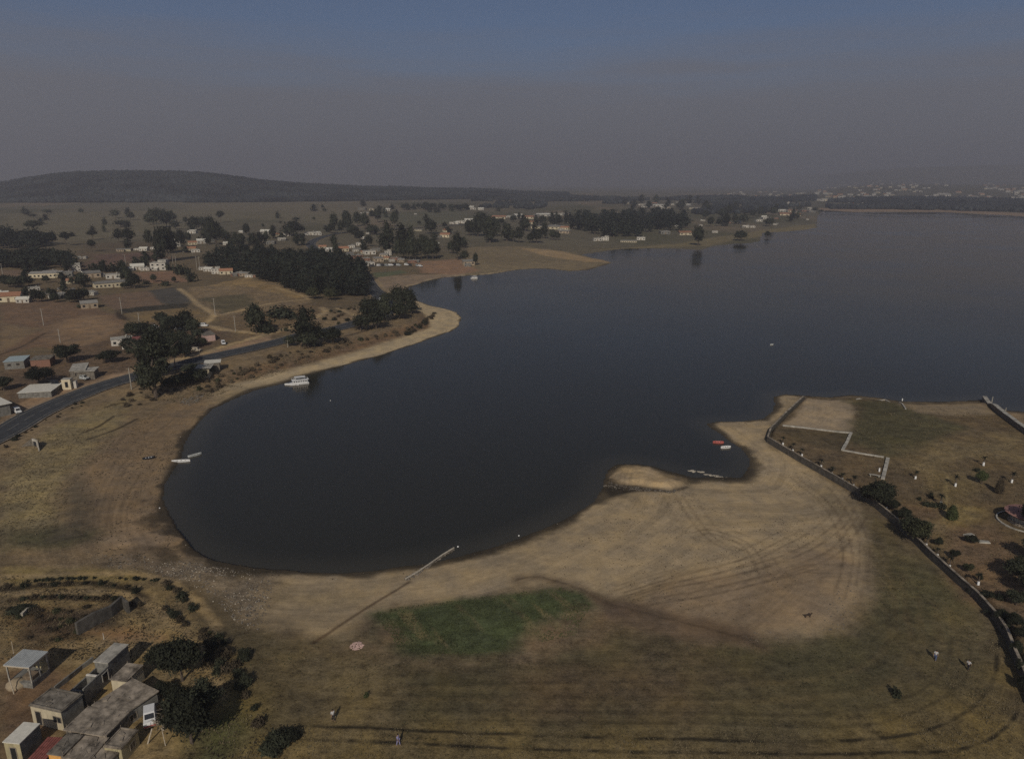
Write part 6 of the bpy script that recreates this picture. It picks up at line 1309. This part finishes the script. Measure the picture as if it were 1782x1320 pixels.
# utility poles
def upole(px, py, h, lab, grp=None): pole('utility_pole', lab, px, py, h, .16, 'concrete_pale', (0, 0), 'pole', grp, arm=.9)
upole(229, 677, 7.5, 'pale utility pole on the lake side of the road by the huge eucalyptus')
upole(501, 604, 3.2, 'short white roadside post before the small dark tree')
upole(212.4, 546, 8.5, 'pale utility pole at the corner of the dark plot'); upole(374.7, 549, 9, 'pale utility pole where the dirt tracks meet'); upole(410, 577, 7.5, 'pale utility pole above the bright dirt track'); upole(243, 565, 6, 'pale utility pole among the scrapyard trees')
upole(76, 566, 8, 'pale utility pole by the ditch across the ploughed field'); upole(105, 596, 6, 'pale utility pole at the lower edge of the ploughed field'); upole(6, 484, 10, 'pale utility pole at the west end of the hamlet'); upole(130, 467, 9, 'pale utility pole behind the white tower-like house'); upole(219.5, 465, 10, 'pale utility pole on the far side of the hamlet bushes')
for x, y in ((348, 470), (343, 470), (387, 466), (398, 468), (302, 466), (307, 466)): upole(x, y, 11, 'tall pale utility pole before the cedar grove', 'utility poles before the cedar grove')
# culvert headwall on the verge
def culvert():
    p = at(46, 781); root = tag(empty('culvert', p, -.5), 'concrete culvert with sloping wing walls and a dark mouth on the verge', 'culvert')
    m = MB(); m.add([(-2.6, .2, -.3), (-1.2, 2.2, -.3), (-1.2, 2.2, 2.0), (-2.6, .0, .1), (-2.4, .2, -.3), (-1.0, 2.2, -.3), (-1.0, 2.2, 2.0), (-2.4, .0, .1)], [(0, 1, 2, 3), (4, 5, 6, 7), (3, 2, 6, 7), (0, 3, 7, 4)]); m.build('wing_wall', 'concrete_dark', root)
    m = MB(); m.add([(1.2, 2.2, -.3), (4.6, .6, -.3), (4.6, .6, .0), (1.2, 2.2, 2.1), (1.2, 2.5, -.3), (4.6, .9, -.3), (4.6, .9, .0), (1.2, 2.5, 2.1)], [(0, 1, 2, 3), (4, 5, 6, 7), (3, 2, 6, 7), (0, 3, 7, 4)]); m.build('wing_wall', 'stone_pale', root)
    m = MB(); m.box(-1.2, 2.2, 1.45, 1.2, 2.5, 2.05); m.box(-1.2, 2.2, -.3, -.9, 2.5, 1.45); m.box(.9, 2.2, -.3, 1.2, 2.5, 1.45); m.build('headwall', 'concrete_pale', root)
    m = MB(); m.box(-.9, 2.45, -.3, .9, 2.9, 1.45); m.build('mouth', 'paint_dark', root)
culvert()
HPK = None
for k, ((o, W), d) in HP.items():
    if k not in USED: o.location = (0, -500, -100)
# ---------------------------------------------------------------- ground cover nobody could count: grass tufts, clods
def cover(name, label, poly, n, hm, mat, seed, thr=.5, patch=6, kind='tuft', band=None):
    P = at2(poly); g = np.random.default_rng(seed); q = g.uniform(P.min(0), P.max(0), (n * 8, 2)); q = q[inside(q[:, 0], q[:, 1], P)]
    w = fbm(q[:, 0], q[:, 1], patch, seed); q = q[w + g.uniform(-.12, .12, len(q)) > thr][:n]
    sd = sample(SD, q[:, 0], q[:, 1]); q = q[sd > 1.5] if band is None else q[(sd > band[0]) & (sd < band[1])]; z = sample(GH, q[:, 0], q[:, 1]); n = len(q); B = 4
    if kind == 'tuft':
        a = g.uniform(0, 6.283, (n, B)); h = hm * g.uniform(.4, 1.4, (n, 1)) * g.uniform(.6, 1.1, (n, B)); sp = h * g.uniform(.35, .9, (n, B)); wd = h * .30
        cx, cy = np.cos(a), np.sin(a); base = np.stack([np.repeat(q[:, :1], B, 1), np.repeat(q[:, 1:], B, 1), np.repeat(z[:, None], B, 1) - .02], -1)
        side = np.stack([-cy * wd, cx * wd, 0 * wd], -1); tip = np.stack([cx * sp, cy * sp, h], -1)
        V = np.stack([base - side, base + side, base + tip + side * .35, base + tip - side * .35], 2).reshape(-1, 3)
    else:
        B = 1; s = hm * g.uniform(.4, 1.5, n); a = g.uniform(0, 6.283, n); V = []
        c = np.stack([np.cos(a) * s, np.sin(a) * s, 0 * s], -1); d = np.stack([-np.sin(a) * s, np.cos(a) * s, 0 * s], -1) * g.uniform(.5, 1, n)[:, None]
        b = np.stack([q[:, 0], q[:, 1], z + .01], -1); up = np.zeros((n, 3)); up[:, 2] = s * .7
        V = np.stack([b - c, b + d, b + up, b - d, b + c, b + d, b + up, b - d], 1).reshape(-1, 3); B = 2
    F = np.arange(len(V), dtype=np.int32)
    me = bpy.data.meshes.new(name); me.vertices.add(len(V)); me.vertices.foreach_set('co', V.astype(np.float32).ravel()); me.loops.add(len(F)); me.loops.foreach_set('vertex_index', F)
    me.polygons.add(len(F) // 4); me.polygons.foreach_set('loop_start', np.arange(0, len(F), 4, dtype=np.int32)); me.update(calc_edges=True); me.materials.append(M[mat])
    o = bpy.data.objects.new(name, me); COL.objects.link(o); return tag(o, label, 'grass' if kind == 'tuft' else 'clods', None, 'stuff')
LOW = [(380,1340),(440,1258),(700,1262),(1100,1270),(1450,1262),(1620,1210),(1700,1130),(1740,1110),(1800,1210),(1800,1345)]
cover('straw_grass', 'straw-coloured grass tufts along the lower field', LOW, 6500, .13, 'straw', 1, .52, 5)
cover('dark_grass', 'dark weed tufts scattered over the field', [(420,1130),(1000,1130),(1480,1100),(1560,960),(1700,1060),(1770,1250),(1700,1340),(400,1340)], 3000, .13, 'leaf_olive', 2, .55, 7)
cover('green_grass', 'green crop blades of the wedge by the pipe', [(650,1066),(700,1056),(830,1040),(975,1022),(1030,1050),(1000,1105),(830,1138),(700,1136)], 6500, .16, 'leaf_crop', 3, .40, 4)
cover('corner_grass', 'dry grass tufts round the near houses', [(0,1000),(250,1003),(330,1040),(380,1100),(440,1200),(500,1340),(330,1340),(280,1150),(0,1150)], 6000, .16, 'straw', 4, .5, 3)
cover('corner_weeds', 'dark weeds round the near houses', [(0,1020),(240,1030),(330,1100),(400,1100),(480,1300),(330,1340),(280,1150),(0,1150)], 2600, .18, 'leaf_brown', 5, .54, 4)
cover('meadow_grass', 'dull yellow grass of the west meadow', [(0,790),(60,765),(200,700),(215,760),(120,850),(110,940),(0,960)], 2600, .22, 'straw', 6, .52, 9)
cover('park_grass', 'dry grass tufts of the park', [(1480,705),(1700,712),(1790,760),(1790,1040),(1690,1030),(1560,900),(1500,850)], 4200, .2, 'straw', 7, .52, 7)
cover('clods', 'dark clods and litter strewn over the sand flat', [(560,1095),(680,1058),(950,1015),(1050,880),(1200,840),(1340,780),(1470,870),(1505,1000),(1470,1090),(1250,1085),(1050,1040),(700,1060)], 1500, .10, 'leaf_brown', 8, .55, 8, 'clod')
cover('mud_clods', 'dark clods on the west mud flat', [(110,930),(160,800),(260,720),(360,690),(300,790),(270,880),(320,970),(200,985)], 1200, .16, 'leaf_brown', 9, .52, 8, 'clod')
cover('verge_grass', 'dry grass of the bank between road and beach', [(240,690),(400,650),(560,600),(700,580),(740,570),(600,610),(400,680),(330,705)], 3500, .3, 'straw', 10, .45, 7)
SHORE_BOX = [(200,640),(420,640),(760,540),(820,560),(700,640),(420,760),(330,860),(380,960),(600,985),(850,930),(1030,850),(1060,790),(1210,800),(1310,790),(1230,730),(1345,680),(1345,720),(1330,860),(1080,900),(880,985),(600,1030),(380,1010),(230,900)]
cover('waterline_litter', 'dark weed and litter left along the waterline', SHORE_BOX, 2400, .16, 'leaf_brown', 21, .47, 9, 'clod', (.1, 3.2))
cover('waterline_pebbles', 'pale stones and litter left along the waterline', SHORE_BOX, 700, .11, 'stone_pale', 22, .50, 7, 'clod', (.2, 5.0))
# ---------------------------------------------------------------- the smoky air over the basin
HAZE_DENSITY, HAZE_TOP = 0.00025, 600.0
def haze_box():
    x, y0, y1, z0, z1 = 34000, -3000, 30000, -5.0, HAZE_TOP
    v = [(-x, y0, z0), (x, y0, z0), (x, y1, z0), (-x, y1, z0), (-x, y0, z1), (x, y0, z1), (x, y1, z1), (-x, y1, z1)]
    f = [(0, 3, 2, 1), (4, 5, 6, 7), (0, 1, 5, 4), (1, 2, 6, 5), (2, 3, 7, 6), (3, 0, 4, 7)]
    m = bpy.data.materials.new('smoky_air'); m.use_nodes = True; nt = m.node_tree
    nt.nodes.remove(nt.nodes['Principled BSDF']); out = nt.nodes['Material Output']
    pv = nt.nodes.new('ShaderNodeVolumePrincipled'); pv.inputs['Density'].default_value = HAZE_DENSITY
    pv.inputs['Color'].default_value = (0.70, 0.69, 0.74, 1); pv.inputs['Anisotropy'].default_value = 0.32
    nt.links.new(pv.outputs[0], out.inputs['Volume'])
    o = mesh_from('haze', v, f, m); o['kind'] = 'stuff'
haze_box()
